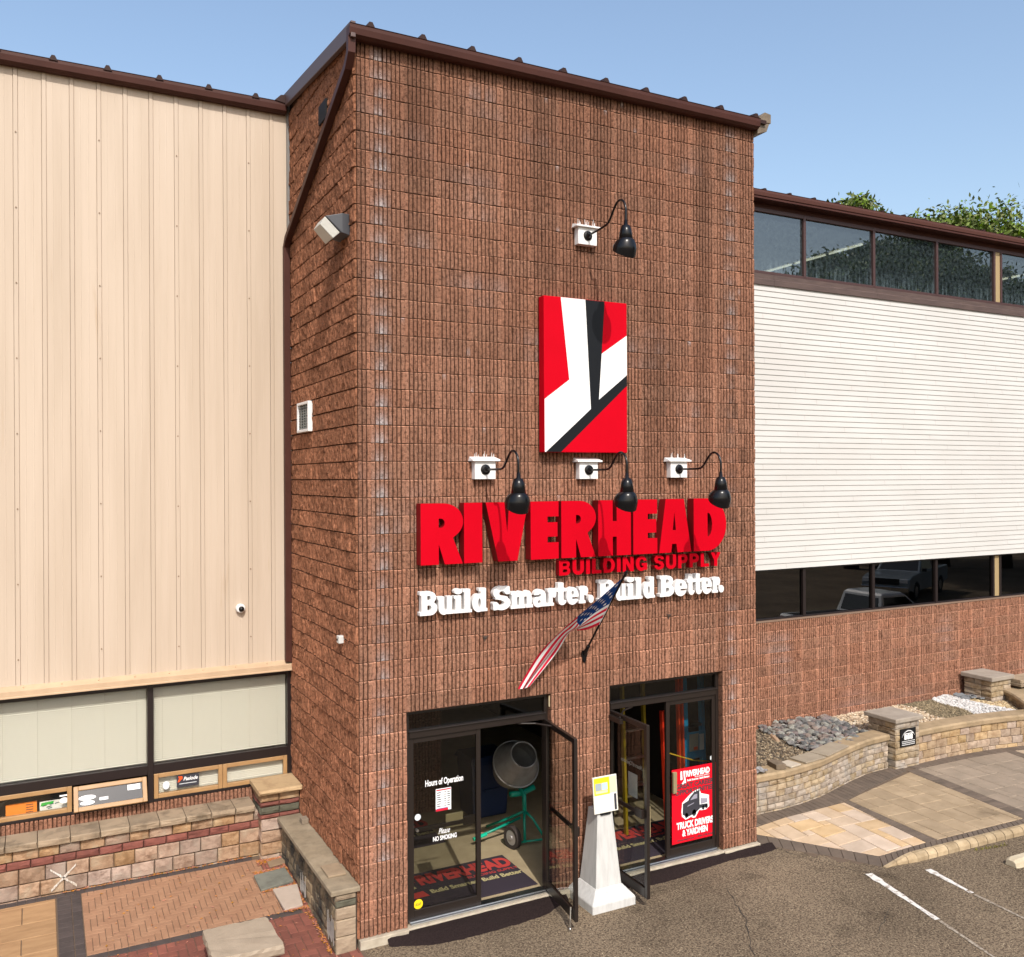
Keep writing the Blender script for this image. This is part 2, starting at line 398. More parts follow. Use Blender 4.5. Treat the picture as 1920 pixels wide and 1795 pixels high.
# ================================================================== TOWER
CRS = .2032
PIT = 5.75/113
def fluted(mb, x0, x1, z0, z1, yf, skip=None, joff=3, seed=1, eff=None, tone=None, segs=3, pit=PIT):
    """vertical-fluted split-face block, courses .2032 high; ribs face -y"""
    rnd = random.Random(seed)
    ncrs = int(math.ceil((z1-z0)/CRS-1e-6)); n = int(round((x1-x0)/pit))
    for k in range(ncrs):
        zb = z0+k*CRS; zt = min(zb+CRS, z1)
        ctone = rnd.uniform(.93, 1.06); strong = rnd.random() < .75
        blk = {}
        for i in range(n):
            xa = x0+i*pit; xb = xa+pit; xc = (xa+xb)/2; zc = (zb+zt)/2
            if skip and skip(xc, zc): continue
            j = (i-joff) % 8; b = (i-joff)//8
            if b not in blk: blk[b] = (rnd.uniform(.95, 1.05), rnd.uniform(-.03, .03), rnd.gauss(0, .002))
            bt, hue, dep = blk[b]
            t = ctone*bt*rnd.uniform(.92, 1.07)
            if tone: t *= tone(xc, zc)
            gl = .0075+rnd.uniform(-.0015, .003); gr = .0075+rnd.uniform(-.0015, .003)
            light = 1.
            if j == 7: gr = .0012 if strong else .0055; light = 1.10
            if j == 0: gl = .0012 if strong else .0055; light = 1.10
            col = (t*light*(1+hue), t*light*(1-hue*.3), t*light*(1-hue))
            yb = yf+.028
            top = zt-rnd.uniform(.002, .006); bot = zb+rnd.uniform(.003, .007)
            rows = []; cols = []
            zs_ = [bot+(top-.012-bot)*r/segs for r in range(segs+1)]+[top]
            for r in range(segs+2):
                z = zs_[r]
                y = yf+dep+rnd.gauss(0, .0022)+(.003 if r == 0 else .009 if r == segs+1 else 0)
                y2 = y+rnd.gauss(0, .0022)
                if j == 7 and r <= segs: y2 = yf+dep-.0005
                if j == 0 and r <= segs: y = yf+dep-.0005
                rows.append([(xa+gl*.55, yb, z), (xa+gl+rnd.gauss(0, .0015), y, z), (xb-gr-rnd.gauss(0, .0015), y2, z), (xb-gr*.55, yb, z)])
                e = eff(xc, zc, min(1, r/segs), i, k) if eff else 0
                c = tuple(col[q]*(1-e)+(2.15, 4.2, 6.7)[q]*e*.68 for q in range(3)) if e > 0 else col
                if r == segs+1: c = tuple(v*1.65 for v in c)  # painted highlight: top edge lightened as if catching the sun
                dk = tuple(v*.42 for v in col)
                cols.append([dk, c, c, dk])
            vs = [p for r in rows for p in r]; cs = [c for r in cols for c in r]
            fs = []
            for r in range(segs+1):
                for q in range(3): fs.append((r*4+q, r*4+q+1, r*4+q+5, r*4+q+4))
            fs.append((3, 2, 1, 0)); o = (segs+1)*4; fs.append((o, o+1, o+2, o+3))
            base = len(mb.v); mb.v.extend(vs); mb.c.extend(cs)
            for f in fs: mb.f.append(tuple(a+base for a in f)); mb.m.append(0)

tower = thing('brick_tower', 'tall reddish brown fluted block entrance tower between the tan and white wings', 'building', (2.9, 1.5, 0))
def in_door(x, z): return z < 12*CRS and (11*PIT < x < 48*PIT or 65*PIT < x < 101*PIT)
DX = [(11*PIT, 48*PIT), (65*PIT, 101*PIT)]
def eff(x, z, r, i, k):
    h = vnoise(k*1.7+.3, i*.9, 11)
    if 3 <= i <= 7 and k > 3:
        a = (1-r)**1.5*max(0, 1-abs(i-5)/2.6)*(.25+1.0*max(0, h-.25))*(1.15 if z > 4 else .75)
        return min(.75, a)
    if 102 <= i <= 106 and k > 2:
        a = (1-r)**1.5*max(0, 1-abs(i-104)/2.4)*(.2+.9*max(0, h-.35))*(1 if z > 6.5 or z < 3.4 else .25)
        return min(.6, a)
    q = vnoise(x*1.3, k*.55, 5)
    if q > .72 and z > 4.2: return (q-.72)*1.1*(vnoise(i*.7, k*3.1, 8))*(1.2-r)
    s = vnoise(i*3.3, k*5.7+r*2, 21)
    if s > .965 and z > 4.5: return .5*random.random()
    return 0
def ttone(x, z):
    t = .84+.34*min(1, max(0, (8.8-z)/7.5))
    t *= .84+.30*fbm(x*.7, z*.55, 3)
    t *= 1-.34*max(0, vnoise(x*3.1, z*.33, 14)-.60)/.40
    if x > 5.2 and 3.2 < z < 6.8 and vnoise(int(x/PIT)*.9, z*4.7, 6) > .5 and 5.25 < x < 5.62: t *= .72
    return t
mb = MB()
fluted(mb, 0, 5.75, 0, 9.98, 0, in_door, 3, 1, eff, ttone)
cb = (.34, .34, .34)
def backing(x0, x1, z0, z1): mb.quad((x0, .021, z0), (x1, .021, z0), (x1, .021, z1), (x0, .021, z1), col=cb)
zl = 12*CRS
backing(.004, DX[0][0], 0, zl); backing(DX[0][1], DX[1][0], 0, zl); backing(DX[1][1], 5.746, 0, zl); backing(.004, 5.746, zl, 9.98)
cj = (.72, .72, .72)
for a, b in DX:   # jambs and lintel soffit, block by block
    for k in range(12):
        z0, z1 = k*CRS+.004, (k+1)*CRS-.004
        for x, s in ((a, -1), (b, 1)):
            mb.add([(x, .004, z0), (x, .16, z0), (x, .16, z1), (x, .004, z1)], [(0,1,2,3)], 0, cj)
    mb.quad((a, .004, zl), (b, .004, zl), (b, .2, zl), (a, .2, zl), col=(.5, .5, .5))
# right return wall of the tower
mb.quad((5.748, .02, -.1), (5.748, 2.95, -.1), (5.748, 2.95, 10.3), (5.748, .02, 10), col=(.8, .8, .8))
front = mb.build('front_wall', M_BRICK, tower, usecol=True, recalc=False)

# split-face side wall (x = 0)
def zroof(y): return 10.0+.108*(y+.15)
mb = MB(); ny = 165; D = 2.95
ys = np.linspace(0.0, D, ny+1)
for k in range(50):
    zb = k*CRS; nr = 8
    off = (k % 2)*.2032+.02*random.random()
    zz = [zb+.0015, zb+.009]+[zb+.02+(CRS-.03)*r/(nr-3) for r in range(nr-2)]+[zb+CRS-.0015]
    base = len(mb.v); rowlen = ny+1
    bt = {}
    for r, z in enumerate(zz):
        edge = r in (0, len(zz)-1)
        d = .003+.034*fbm(ys*26+k*7.3, np.full_like(ys, z*15), 31+k, 4)+.010*vnoise(ys*80, np.full_like(ys, z*22), 77)
        for a, y in enumerate(ys):
            bl = int((y+off)/.4064); fr = ((y+off)/.4064) % 1
            if bl not in bt: bt[bl] = (random.uniform(.84, 1.12), random.uniform(-.008, .008), random.random() < .35)
            t, dd, sc = bt[bl]
            x = -(d[a]+dd)
            j = fr < .03 or fr > .97
            if j and sc: x = -.012
            if edge: x = -.002
            if a == 0: x = -.004
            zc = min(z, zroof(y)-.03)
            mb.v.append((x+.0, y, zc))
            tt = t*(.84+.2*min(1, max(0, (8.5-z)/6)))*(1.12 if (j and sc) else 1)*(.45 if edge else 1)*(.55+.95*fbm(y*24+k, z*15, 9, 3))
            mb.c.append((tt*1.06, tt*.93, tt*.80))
    for r in range(len(zz)-1):
        for a in range(ny):
            p = base+r*rowlen+a
            mb.f.append((p, p+rowlen, p+rowlen+1, p+1)); mb.m.append(0)
mb.quad((-.001, 0, -.1), (-.001, D, -.1), (-.001, D, 10.28), (-.001, 0, 9.96), col=(.45, .45, .45))
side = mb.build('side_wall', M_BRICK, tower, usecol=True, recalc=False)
mb = MB(); mb.box(-.052, 1.02, 9.43, -.008, 1.33, 9.66)
mb.build('wall_slot', M_BLACKMATT, tower)
FOOT.build('foundation', M_CONC, tower, bevel=.008)

# roof, rake, gutter
mb = MB()
def rz(y): return 10.03+.108*(y+.15)
mb.add([(-.08,-.13,rz(-.13)),(5.86,-.13,rz(-.13)),(5.86,12,rz(12)),(-.08,12,rz(12)),(-.08,-.13,rz(-.13)-.05),(5.86,-.13,rz(-.13)-.05),(5.86,12,rz(12)-.05),(-.08,12,rz(12)-.05)],
       [(0,1,2,3),(7,6,5,4),(0,4,5,1),(1,5,6,2),(2,6,7,3),(3,7,4,0)])
for i in range(10):
    x = .125+i*.6155
    if x > 5.8: x = 5.66
    z0, z1 = rz(-.15), rz(11)
    pr = [(-.05, .0), (-.018, .062), (.018, .062), (.05, 0)]
    mb.ring_loft([[(x+a, -.15, z0+b) for a, b in pr], [(x+a, 11, z1+b) for a, b in pr]])
mb.build('roof', M_BROWNROOF, tower)
mb = MB()
a0, a1 = -.14, 3.1
mb.add([(-.10, a0, rz(a0)-.14), (-.045, a0, rz(a0)-.14), (-.045, a1, rz(a1)-.14), (-.10, a1, rz(a1)-.14), (-.10, a0, rz(a0)+.035), (-.045, a0, rz(a0)+.035), (-.045, a1, rz(a1)+.035), (-.10, a1, rz(a1)+.035)],
       [(0,3,2,1),(4,5,6,7),(0,1,5,4),(1,2,6,5),(2,3,7,6),(3,0,4,7)])
mb.build('rake_trim', mat('rake_brown', (.085, .05, .045), .5), tower, bevel=.006)
def gutter(mb, x0, x1, yw, zt, h=.135, d=.13):
    y0 = yw-d
    prof = [(yw, zt-h), (yw-.075, zt-h), (y0+.012, zt-h+.028), (y0, zt-.045), (y0, zt-.008), (y0-.008, zt), (y0+.02, zt), (y0+.02, zt-.012), (yw, zt-.012)]
    mb.ring_loft([[(x0, a, b) for a, b in prof], [(x1, a, b) for a, b in prof]])
mb = MB(); gutter(mb, -.115, 5.735, -.02, 10.035)
mb.build('gutter', M_BROWN, tower)
mb = MB()
mb.prism([(5.735, 10.02), (5.97, 10.02), (5.97, 10.145), (5.86, 10.16), (5.78, 10.09)], lambda u, v, d: (u, d, v), -.10, .35)
mb.prism([(5.735, 10.018), (5.95, 10.018), (5.90, 9.90), (5.735, 9.845)], lambda u, v, d: (u, d, v), -.09, .35)
mb.build('eave_return', mat('raw_tan_metal', (.17, .13, .09), .6, col2=(.12, .09, .06), nscale=8), tower, bevel=.004)
mb = MB()
def rect_tube(P, w, d):
    rings = []
    for i, p in enumerate(P):
        p = Vector(p); t = (Vector(P[min(i+1, len(P)-1)])-Vector(P[max(i-1, 0)])).normalized()
        n = Vector((1, 0, 0)); b = t.cross(n).normalized()
        rings.append([tuple(p+n*sx*d/2+b*sb*w/2) for sx, sb in ((-1,-1),(1,-1),(1,1),(-1,1))])
    mb.ring_loft(rings)
rect_tube([(-.075, -.06, 9.93), (-.075, -.055, 9.76), (-.075, .05, 9.64), (-.075, 2.80, 8.38), (-.075, 2.885, 8.28), (-.075, 2.885, 7.9), (-.075, 2.885, 2.57)], .085, .085)
mb.build('downspout', M_BROWN, tower, bevel=.006)

# entrance frames, doors
def frame_rect(mb, x0, x1, z0, z1, y0, y1, w, wb=None, wt=None):
    wb = w if wb is None else wb; wt = w if wt is None else wt
    mb.box(x0, y0, z0, x0+w, y1, z1); mb.box(x1-w, y0, z0, x1, y1, z1)
    mb.box(x0+w, y0, z1-wt, x1-w, y1, z1); mb.box(x0+w, y0, z0, x1-w, y1, z0+wb)
def leaf(hx, hy, dx, dy, w, h, z0, bar_side):
    """a glazed leaf hinged at (hx,hy), running towards (dx,dy)"""
    d = Vector((dx, dy, 0)).normalized(); n = Vector((-d.y, d.x, 0))
    M = Matrix(((d.x, n.x, 0, hx), (d.y, n.y, 0, hy), (0, 0, 1, z0), (0, 0, 0, 1)))
    mb = MB(); t = .022
    for q in ((0, 0, .058, h), (w-.058, 0, w, h), (.058, h-.06, w-.058, h), (.058, 0, w-.058, .115)):
        mb.box(q[0], -t, q[1], q[2], t, q[3], M=M)
    o = mb.build('door', M_BRONZE, tower, bevel=.004)
    g = MB(); g.box(.058, -.003, .115, w-.058, .003, h-.06, M=M); g.build('glass', M_GLASSDOOR, o)
    b = MB(); s = bar_side
    b.box(.06, s*.03, .98, w-.06, s*.055, 1.03, M=M); b.box(w-.20, s*.025, .955, w-.05, s*.065, 1.06, M=M)
    b.build('push_bar', M_BRONZE, o, bevel=.004)
    return o, M
entr = []
for (a, b), mull in zip(DX, (1.51, 4.275)):
    mb = MB(); y0, y1 = .075, .145
    frame_rect(mb, a+.003, b-.003, 0.0, 12*CRS-.003, y0, y1, .05, .012, .045)
    mb.box(a+.053, y0-.012, 2.115, b-.053, y1, 2.19); mb.box(a+.04, y0-.03, 2.19, b-.04, y1, 2.205)
    fr = mb.build('entrance_frame', M_BRONZE, tower, bevel=.004)
    g = MB(); g.box(a+.053, .108, 2.205, b-.053, .114, 12*CRS-.048); g.build('transom_glass', M_GLASSDOOR, fr)
    mb = MB(); mb.box(a+.05, .02, -.003, b-.05, .19, .014); mb.box(a+.05, .06, .014, b-.05, .15, .022)
    mb.build('threshold', M_ALU, fr, bevel=.003)
    entr.append(fr)
z0 = .022
d1, M1 = leaf(.615, .108, 1, 0, .91, 2.09, z0, 1)
d2, M2 = leaf(2.415, .085, -.125, -.92, .92, 2.09, z0, 1)
d3, M3 = leaf(5.085, .108, -1, 0, .83, 2.09, z0, -1)
d4, M4 = leaf(3.365, .085, -.015, -.86, .84, 2.09, z0, -1)
for o, M, s in ((d2, M2, 1), (d4, M4, -1)):   # closers and handles
    mb = MB(); mb.box(.06, s*.025, 1.99, .34, s*.075, 2.05, M=M)
    e = M @ Vector((.30, s*.05, 2.06)); hx = 2.03 if s == 1 else 3.72
    mb.tube([tuple(e), ((e.x+hx)/2, (e.y+.1)/2+.06, e.z+.02), (hx, .1, e.z+.02)], .012, 6)
    mb.build('door_closer', M_BRONZE, o, bevel=.003)
mb = MB(); mb.cyl((.70, .081, 1.06), (.70, .04, 1.06), .016); mb.build('lock', M_ALU, d1)
for o, x0, x1 in ((d1, 1.10, 1.32), (d3, 4.34, 4.40)):
    mb = MB(); mb.box(x0, .148 if o is d1 else .045, .98 if o is d1 else .88, x1, .18 if o is d1 else .082, 1.14 if o is d1 else 1.16)
    mb.build('handle_plate', mat('brass_plate', (.33, .27, .15), .4, .3), o, bevel=.005)
mb = MB(); P = [M4 @ Vector(p) for p in ((.78, .03, .76), (.78, .075, .78), (.78, .075, 1.06), (.78, .03, 1.08))]
mb.box(.735, .024, .72, .80, .06, 1.10, M=M4); mb.build('handle_plate', MATS['brass_plate'], d4, bevel=.005)
mb = MB(); q = M2 @ Vector((.82, -.03, 0))
mb.tube([(q.x, q.y, .16), (q.x-.02, q.y-.02, .03), (q.x-.025, q.y-.025, -.085)], .011, 8); mb.cyl((q.x-.025, q.y-.025, -.095), (q.x-.025, q.y-.025, -.07), .022)
mb.build('door_stop', M_ALU, d2)
mb = MB(); mb.box(2.436, .03, 2.27, 2.50, .062, 2.41); mb.box(2.445, .02, 2.29, 2.49, .03, 2.38)
mb.build('door_sensor', mat('cream_plastic', (.62, .52, .33), .5), tower, bevel=.004)

# door lettering and stickers
M_VINYL = mat('white_vinyl', (.82, .82, .82), .5)
M_STK = [M_VINYL, mat('ink_dark', (.03, .03, .04), .6), mat('ink_red', (.55, .01, .03), .5), mat('sticker_yellow', (.80, .60, .01), .5), mat('sticker_grey', (.62, .66, .68), .5), mat('ink_blue', (.03, .05, .25), .5)]
def disc(mb, x, z, r, y, m, n=20): mb.add([(x+r*math.cos(2*math.pi*k/n), y, z+r*math.sin(2*math.pi*k/n)) for k in range(n)], [tuple(range(n))], m)
fy = .103; F = lambda u, v: (u, fy, v); F2 = lambda u, v: (u, fy-.002, v)
mb = MB(); fit_text(mb, 'Hours of Operation', .822, 1.302, 1.50, 1.60, F, 0, bold=.025); mb.build('hours_lettering', M_STK, d1, recalc=False)
def hours_sheet(P, u0, u1, v0, v1, parent, m):
    mb = MB(); w = u1-u0; h = v1-v0; q = lambda a, b, c, d, k, l=0: mb.quad(P(u0+a*w, v0+b*h, l), P(u0+c*w, v0+b*h, l), P(u0+c*w, v0+d*h, l), P(u0+a*w, v0+d*h, l), k)
    q(0, 0, 1, 1, m)
    for r in range(7):
        z = .80-.10*r
        for (a, b) in ((.08, .34), (.55, .68), (.75, .94)): q(a, z, b-.04*random.random(), z+.04, 1, 1)
    q(.03, .91, .97, .965, 2, 1); q(0, 0, .8, .10, 2, 1); q(.06, .10, .78, .125, 5, 1)
    mb.build('hours_sheet', M_STK, parent, recalc=False)
hours_sheet(lambda u, v, l: (u, fy-.002*l, v), .952, 1.146, 1.215, 1.475, d1, 0)
mb = MB(); fit_text(mb, 'Please', .985, 1.13, .948, 1.012, F, 0, bold=.006, shear=.4); fit_text(mb, 'NO SMOKING', .915, 1.215, .872, .928, F, 0, bold=.03); mb.build('no_smoking_lettering', M_STK, d1, recalc=False)
mb = MB(); disc(mb, .727, 1.19, .038, fy, 4); mb.build('round_sticker', M_STK, d1, recalc=False)
mb = MB(); disc(mb, .729, .19, .056, fy, 3); fit_text(mb, 'ASAP', .695, .763, .172, .206, F2, 1); mb.build('yellow_sticker', M_STK, d1, recalc=False)
F4 = lambda u, v, l=0: tuple(M4 @ Vector((.70-u, .006+.002*l, v)))   # lettering on the open leaf
mb = MB(); fit_text(mb, 'Hours of Operation', 0, .46, 1.49, 1.56, F4, 4, bold=.02); mb.build('hours_lettering', M_STK, d4, recalc=False)
hours_sheet(F4, .10, .30, 1.13, 1.42, d4, 4)
mb = MB(); disc(mb, 5.043, 1.245, .037, .103, 4); disc(mb, 5.043, 1.245, .022, .101, 0); mb.build('sticker', M_STK, d3, recalc=False)

# ------------------------------------------------------------------ entrance hall behind the doors
mb = MB(); mb.quad((.18, .06, .004), (5.6, .06, .004), (5.6, 9, .004), (.18, 9, .004)); struct(mb.build('hall_floor', M_FLOOR))
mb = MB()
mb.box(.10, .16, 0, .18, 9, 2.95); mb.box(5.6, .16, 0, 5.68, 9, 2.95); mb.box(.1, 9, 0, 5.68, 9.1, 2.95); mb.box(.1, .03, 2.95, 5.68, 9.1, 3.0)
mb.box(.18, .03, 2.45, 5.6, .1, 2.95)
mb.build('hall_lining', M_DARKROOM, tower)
mb = MB()   # inner block wall seen through the left leaf
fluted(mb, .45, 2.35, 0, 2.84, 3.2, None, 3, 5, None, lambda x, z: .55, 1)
mb.box(.45, 3.221, 0, 2.35, 3.4, 2.84, col=(.4, .4, .4))
mb.build('inner_wall', M_BRICK, tower, usecol=True, recalc=False)
# ================================================================== LEFT WING
lw = thing('metal_sided_wing', 'tan metal-sided wing left of the tower above a strip of windows with blinds', 'building', (-4, 3, 0))
mb = MB(); y = 2.95; zb, zt = 2.56, 10.19; pit = .3093
x = -.02; xs = [(-.02, y)]
rib0 = -.266
i = 0
pts = [(-.025, y)]
while rib0-i*pit > -9.2:
    xr = rib0-i*pit
    g = .0045
    pts += [(xr+.033, y), (xr+.030, y+.006), (xr+.027, y-.007), (xr-.016, y-.010), (xr-.019, y-.009), (xr-.020, y+.016), (xr-.020-g, y+.016), (xr-.020-g-.001, y)]
    for q in (.1, .19):
        xq = xr-.02-q
        pts += [(xq+.008, y), (xq, y-.0018), (xq-.008, y)]
    i += 1
pts.append((-9.3, y))
for a, b in zip(pts[:-1], pts[1:]): mb.quad((b[0], b[1], zb), (a[0], a[1], zb), (a[0], a[1], zt), (b[0], b[1], zt))
for k in range(i):   # fastener heads up every third rib
    if k % 3 == 1:
        xr = rib0-k*pit+.006
        for z in np.arange(2.9+.05*(k % 2), 10, .92): mb.cyl((xr, y-.009, z), (xr, y-.018, z), .009, n=6, mat=1)
mb.build('metal_siding', [M_SIDING_TAN, mat('screw_head', (.20, .13, .08), .6)], lw, recalc=False)
mb = MB(); mb.box(-.055, 2.90, 2.6, -.02, 2.96, 10.2); mb.build('corner_trim', mat('grey_trim', (.17, .16, .15), .5), lw)
mb = MB()
mb.prism([(2.955, 2.585), (2.87, 2.545), (2.845, 2.535), (2.845, 2.475), (2.832, 2.470), (2.832, 2.455), (2.955, 2.455)], lambda u, v, d: (d, u, v), -9.3, .0)
for xq in np.arange(-3.3, -.05, .42): mb.cyl((xq, 2.905, 2.56), (xq, 2.90, 2.572), .012, .008, 8)
mb.build('ledge', mat('ledge_tan', (.50, .36, .235), .5, col2=(.44, .31, .20), nscale=3), lw)
def rzl(y): return 10.245+.105*(y-2.82)
mb = MB()
mb.add([(-9.3,2.83,rzl(2.83)),(-.06,2.83,rzl(2.83)),(-.06,12,rzl(12)),(-9.3,12,rzl(12)),(-9.3,2.83,rzl(2.83)-.05),(-.06,2.83,rzl(2.83)-.05),(-.06,12,rzl(12)-.05),(-9.3,12,rzl(12)-.05)],
       [(0,1,2,3),(7,6,5,4),(0,4,5,1),(1,5,6,2),(2,6,7,3),(3,7,4,0)])
for k in range(15):
    x = -.495-k*.6115; pr = [(-.05, .0), (-.018, .062), (.018, .062), (.05, 0)]
    mb.ring_loft([[(x+a, 2.80, rzl(2.8)+b) for a, b in pr], [(x+a, 11, rzl(11)+b) for a, b in pr]])
mb.prism([(-.24, 10.265), (-.07, 10.235), (-.07, 10.36), (-.16, 10.345)], lambda u, v, d: (u, d, v), 2.80, 3.1)
mb.build('roof', M_BROWNROOF, lw)
mb = MB(); gutter(mb, -9.3, -.075, 2.945, 10.262, .14); mb.build('gutter', M_BROWN, lw)
# window band
M_FRM = mat('dark_mullion', (.014, .009, .009), .35)
M_SASH = mat('tan_sash', (.38, .225, .10), .45, col2=(.32, .185, .08), nscale=5)
M_BLIND = mat('blind_slats', (.63, .60, .51), .6, spec=.2)
yw = 3.0
mb = MB()
for x0, x1 in ((-.075, -.0), (-1.885, -1.815), (-3.72, -3.65), (-5.55, -5.48)):
    mb.box(x0, yw-.05, .90, x1, yw+.06, 2.455)
for z0, z1 in ((1.265, 1.385), (2.385, 2.455)):
    for x0, x1 in ((-1.815, -.075), (-3.65, -1.885), (-5.48, -3.72)):
        mb.box(x0, yw-.045, z0, x1, yw+.06, z1)
for x0, x1 in ((-1.815, -.075), (-3.65, -1.885), (-5.48, -3.72)): mb.box(x0, yw-.04, .90, x1, yw+.06, .935)
wf = mb.build('window_frame', M_FRM, lw, bevel=.003)
for x0, x1 in ((-1.815, -.075), (-3.65, -1.885), (-5.48, -3.72)):
    w = MB(); w.box(x0, yw, 1.385, x1, yw+.006, 2.385); wo = w.build('window', M_GLASS, lw)
    b = MB(); n = 38
    for k in range(n):
        z = 1.40+k*.0259
        b.quad((x0+.01, yw+.045, z), (x1-.01, yw+.045, z), (x1-.01, yw+.066, z+.0225), (x0+.01, yw+.066, z+.0225))
    for xq in np.linspace(x0+.12, x1-.12, 5): b.box(xq-.002, yw+.044, 1.39, xq+.002, yw+.047, 2.385)
    b.quad((x0, yw+.075, 1.38), (x1, yw+.075, 1.38), (x1, yw+.075, 2.39), (x0, yw+.075, 2.39))
    b.build('blind', M_BLIND, wo, recalc=False)
def sash(x0, x1, z0, z1, tilt=0, blind=False):
    M = Matrix.Translation((0, yw-.02, z1)) @ Matrix.Rotation(tilt, 4, 'X') @ Matrix.Translation((0, 0, -z1))
    mb = MB(); w = .055
    for q in ((x0, z0, x0+w, z1), (x1-w, z0, x1, z1), (x0+w, z1-w, x1-w, z1), (x0+w, z0, x1-w, z0+w)): mb.box(q[0], -.03, q[1], q[2], .03, q[3], M=M)
    o = mb.build('sash_window', M_SASH, lw, bevel=.006)
    g = MB(); g.box(x0+w, -.004, z0+w, x1-w, .004, z1-w, M=M); g.build('pane', M_GLASS if not tilt else M_GLASSSKY, o)
    if blind:
        b = MB()
        for k in range(11):
            z = z0+.05+k*.0225
            b.quad((x0+.03, .05, z), (x1-.03, .05, z), (x1-.03, .064, z+.021), (x0+.03, .064, z+.021))
        b.box(x0+.03, .046, z0+.062, x1-.03, .058, z0+.070)
        b.quad((x0+.02, .07, z0+.01), (x1-.02, .07, z0+.01), (x1-.02, .07, z1-.0), (x0+.02, .07, z1))
        b.v = [tuple(M @ Vector(p)) for p in b.v]
        b.build('blind', M_BLIND, o, recalc=False)
    return o, M
s4, _ = sash(-.945, -.08, .94, 1.262, 0, True)
s3, MS3 = sash(-1.81, -.948, .94, 1.262, 0, True)
s2, MS2 = sash(-2.755, -1.90, .925, 1.235, R(-26))
s1, MS1 = sash(-3.645, -2.77, .94, 1.262)
s0, _ = sash(-5.47, -3.725, .94, 1.262, 0, True)
mb = MB()   # stickers and the small brand sign in the panes
yf = yw-.03
mb.quad((-1.53, yf, 1.035), (-1.25, yf, 1.035), (-1.25, yf, 1.195), (-1.53, yf, 1.195), 1)
fit_text(mb, 'Paslode', -1.445, -1.265, 1.115, 1.165, lambda u, v: (u, yf-.002, v), 0, bold=.02, shear=.3)
mb.add([(-1.52, yf-.002, 1.105), (-1.50, yf-.002, 1.105), (-1.455, yf-.002, 1.15), (-1.46, yf-.002, 1.18), (-1.51, yf-.002, 1.18), (-1.50, yf-.002, 1.15)], [(0,1,2,3,4,5)], 2)
mb.quad((-1.50, yf-.002, 1.075), (-1.28, yf-.002, 1.075), (-1.28, yf-.002, 1.083), (-1.50, yf-.002, 1.083), 4)
mb.build('sticker', [M_VINYL, MATS['ink_dark'], mat('ink_orange', (.75, .08, .01), .5), M_VINYL, MATS['sticker_grey']], s3, recalc=False)
mb = MB(); mb.add([(-1.66+.045*math.cos(t)*(1 if abs(math.cos(t)) < .8 else .95), yf, 1.09+.055*math.sin(t)) for t in np.linspace(0, 2*math.pi, 17)[:-1]], [tuple(range(16))]); mb.build('sticker', MATS['sticker_grey'], s3, recalc=False)
S2 = lambda u, v: tuple(MS2 @ Vector((u, -.007, v)))
for cu_, cv_, ru, rv in ((-2.60, 1.085, .10, .03), (-2.60, 1.022, .085, .026)):
    mb = MB(); mb.add([S2(cu_+ru*math.cos(t), cv_+rv*math.sin(t)) for t in np.linspace(0, 2*math.pi, 21)[:-1]], [tuple(range(20))]); mb.build('oval_sticker', M_VINYL, s2, recalc=False)
for a_, b_, c_, d_ in ((-2.13, 1.10, -1.98, 1.165), (-2.46, 1.03, -2.36, 1.065)):
    mb = MB(); mb.quad(S2(a_, b_), S2(c_, b_), S2(c_, d_), S2(a_, d_)); mb.build('white_sticker', M_VINYL, s2, recalc=False)
mb = MB(); mb.add([(-2.86+.05*math.cos(t), yf, 1.095+.035*math.sin(t)) for t in np.linspace(0, 2*math.pi, 21)[:-1]], [tuple(range(20))]); mb.quad((-2.91, yf, 1.145), (-2.82, yf, 1.145), (-2.82, yf, 1.165), (-2.91, yf, 1.165)); mb.build('sticker', M_VINYL, s1, recalc=False)
# fluted block strip under the windows, and the dark office behind
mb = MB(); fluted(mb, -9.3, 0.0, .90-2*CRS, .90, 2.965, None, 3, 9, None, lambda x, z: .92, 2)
mb.box(-9.3, 2.987, -.1, 0, 3.1, .9, col=(.5, .5, .5)); mb.build('block_wall', M_BRICK, lw, usecol=True, recalc=False)
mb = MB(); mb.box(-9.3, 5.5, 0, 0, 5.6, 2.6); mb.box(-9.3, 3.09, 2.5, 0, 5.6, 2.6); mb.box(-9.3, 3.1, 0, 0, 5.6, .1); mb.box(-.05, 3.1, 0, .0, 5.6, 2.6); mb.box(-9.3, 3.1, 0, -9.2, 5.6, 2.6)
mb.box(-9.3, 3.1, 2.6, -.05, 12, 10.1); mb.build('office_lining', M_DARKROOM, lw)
mb = MB(); mb.box(-3.66, 3.2, .86, -2.7, 3.9, .90); mb.box(-3.6, 3.25, .1, -3.5, 3.85, .86); mb.box(-2.82, 3.25, .1, -2.72, 3.85, .86)
tag(mb.build('desk', mat('pale_desk', (.55, .5, .4), .5), bevel=.01), 'pale desk top just inside the leftmost lower window pane', 'desk')
mb = MB(); mb.box(-3.50, 3.06, .945, -3.16, 3.075, 1.11)
op = tag(mb.build('paper_notice', mat('orange_paper', (.85, .24, .02), .7), bevel=.002), 'orange paper notice propped inside the leftmost lower window', 'notice')
mb = MB()
for r in range(4): mb.quad((-3.28, 3.056, 1.075-.03*r), (-3.2, 3.056, 1.075-.03*r), (-3.2, 3.056, 1.083-.03*r), (-3.28, 3.056, 1.083-.03*r))
mb.build('print', MATS['ink_dark'], op, recalc=False)
mb = MB(); mb.box(-3.13, 3.07, .94, -2.80, 3.085, 1.085)
pp = tag(mb.build('picture_sheet', mat('white_paper', (.75, .73, .66), .7), bevel=.002), 'white picture sheet with green print inside the leftmost lower window', 'paper')
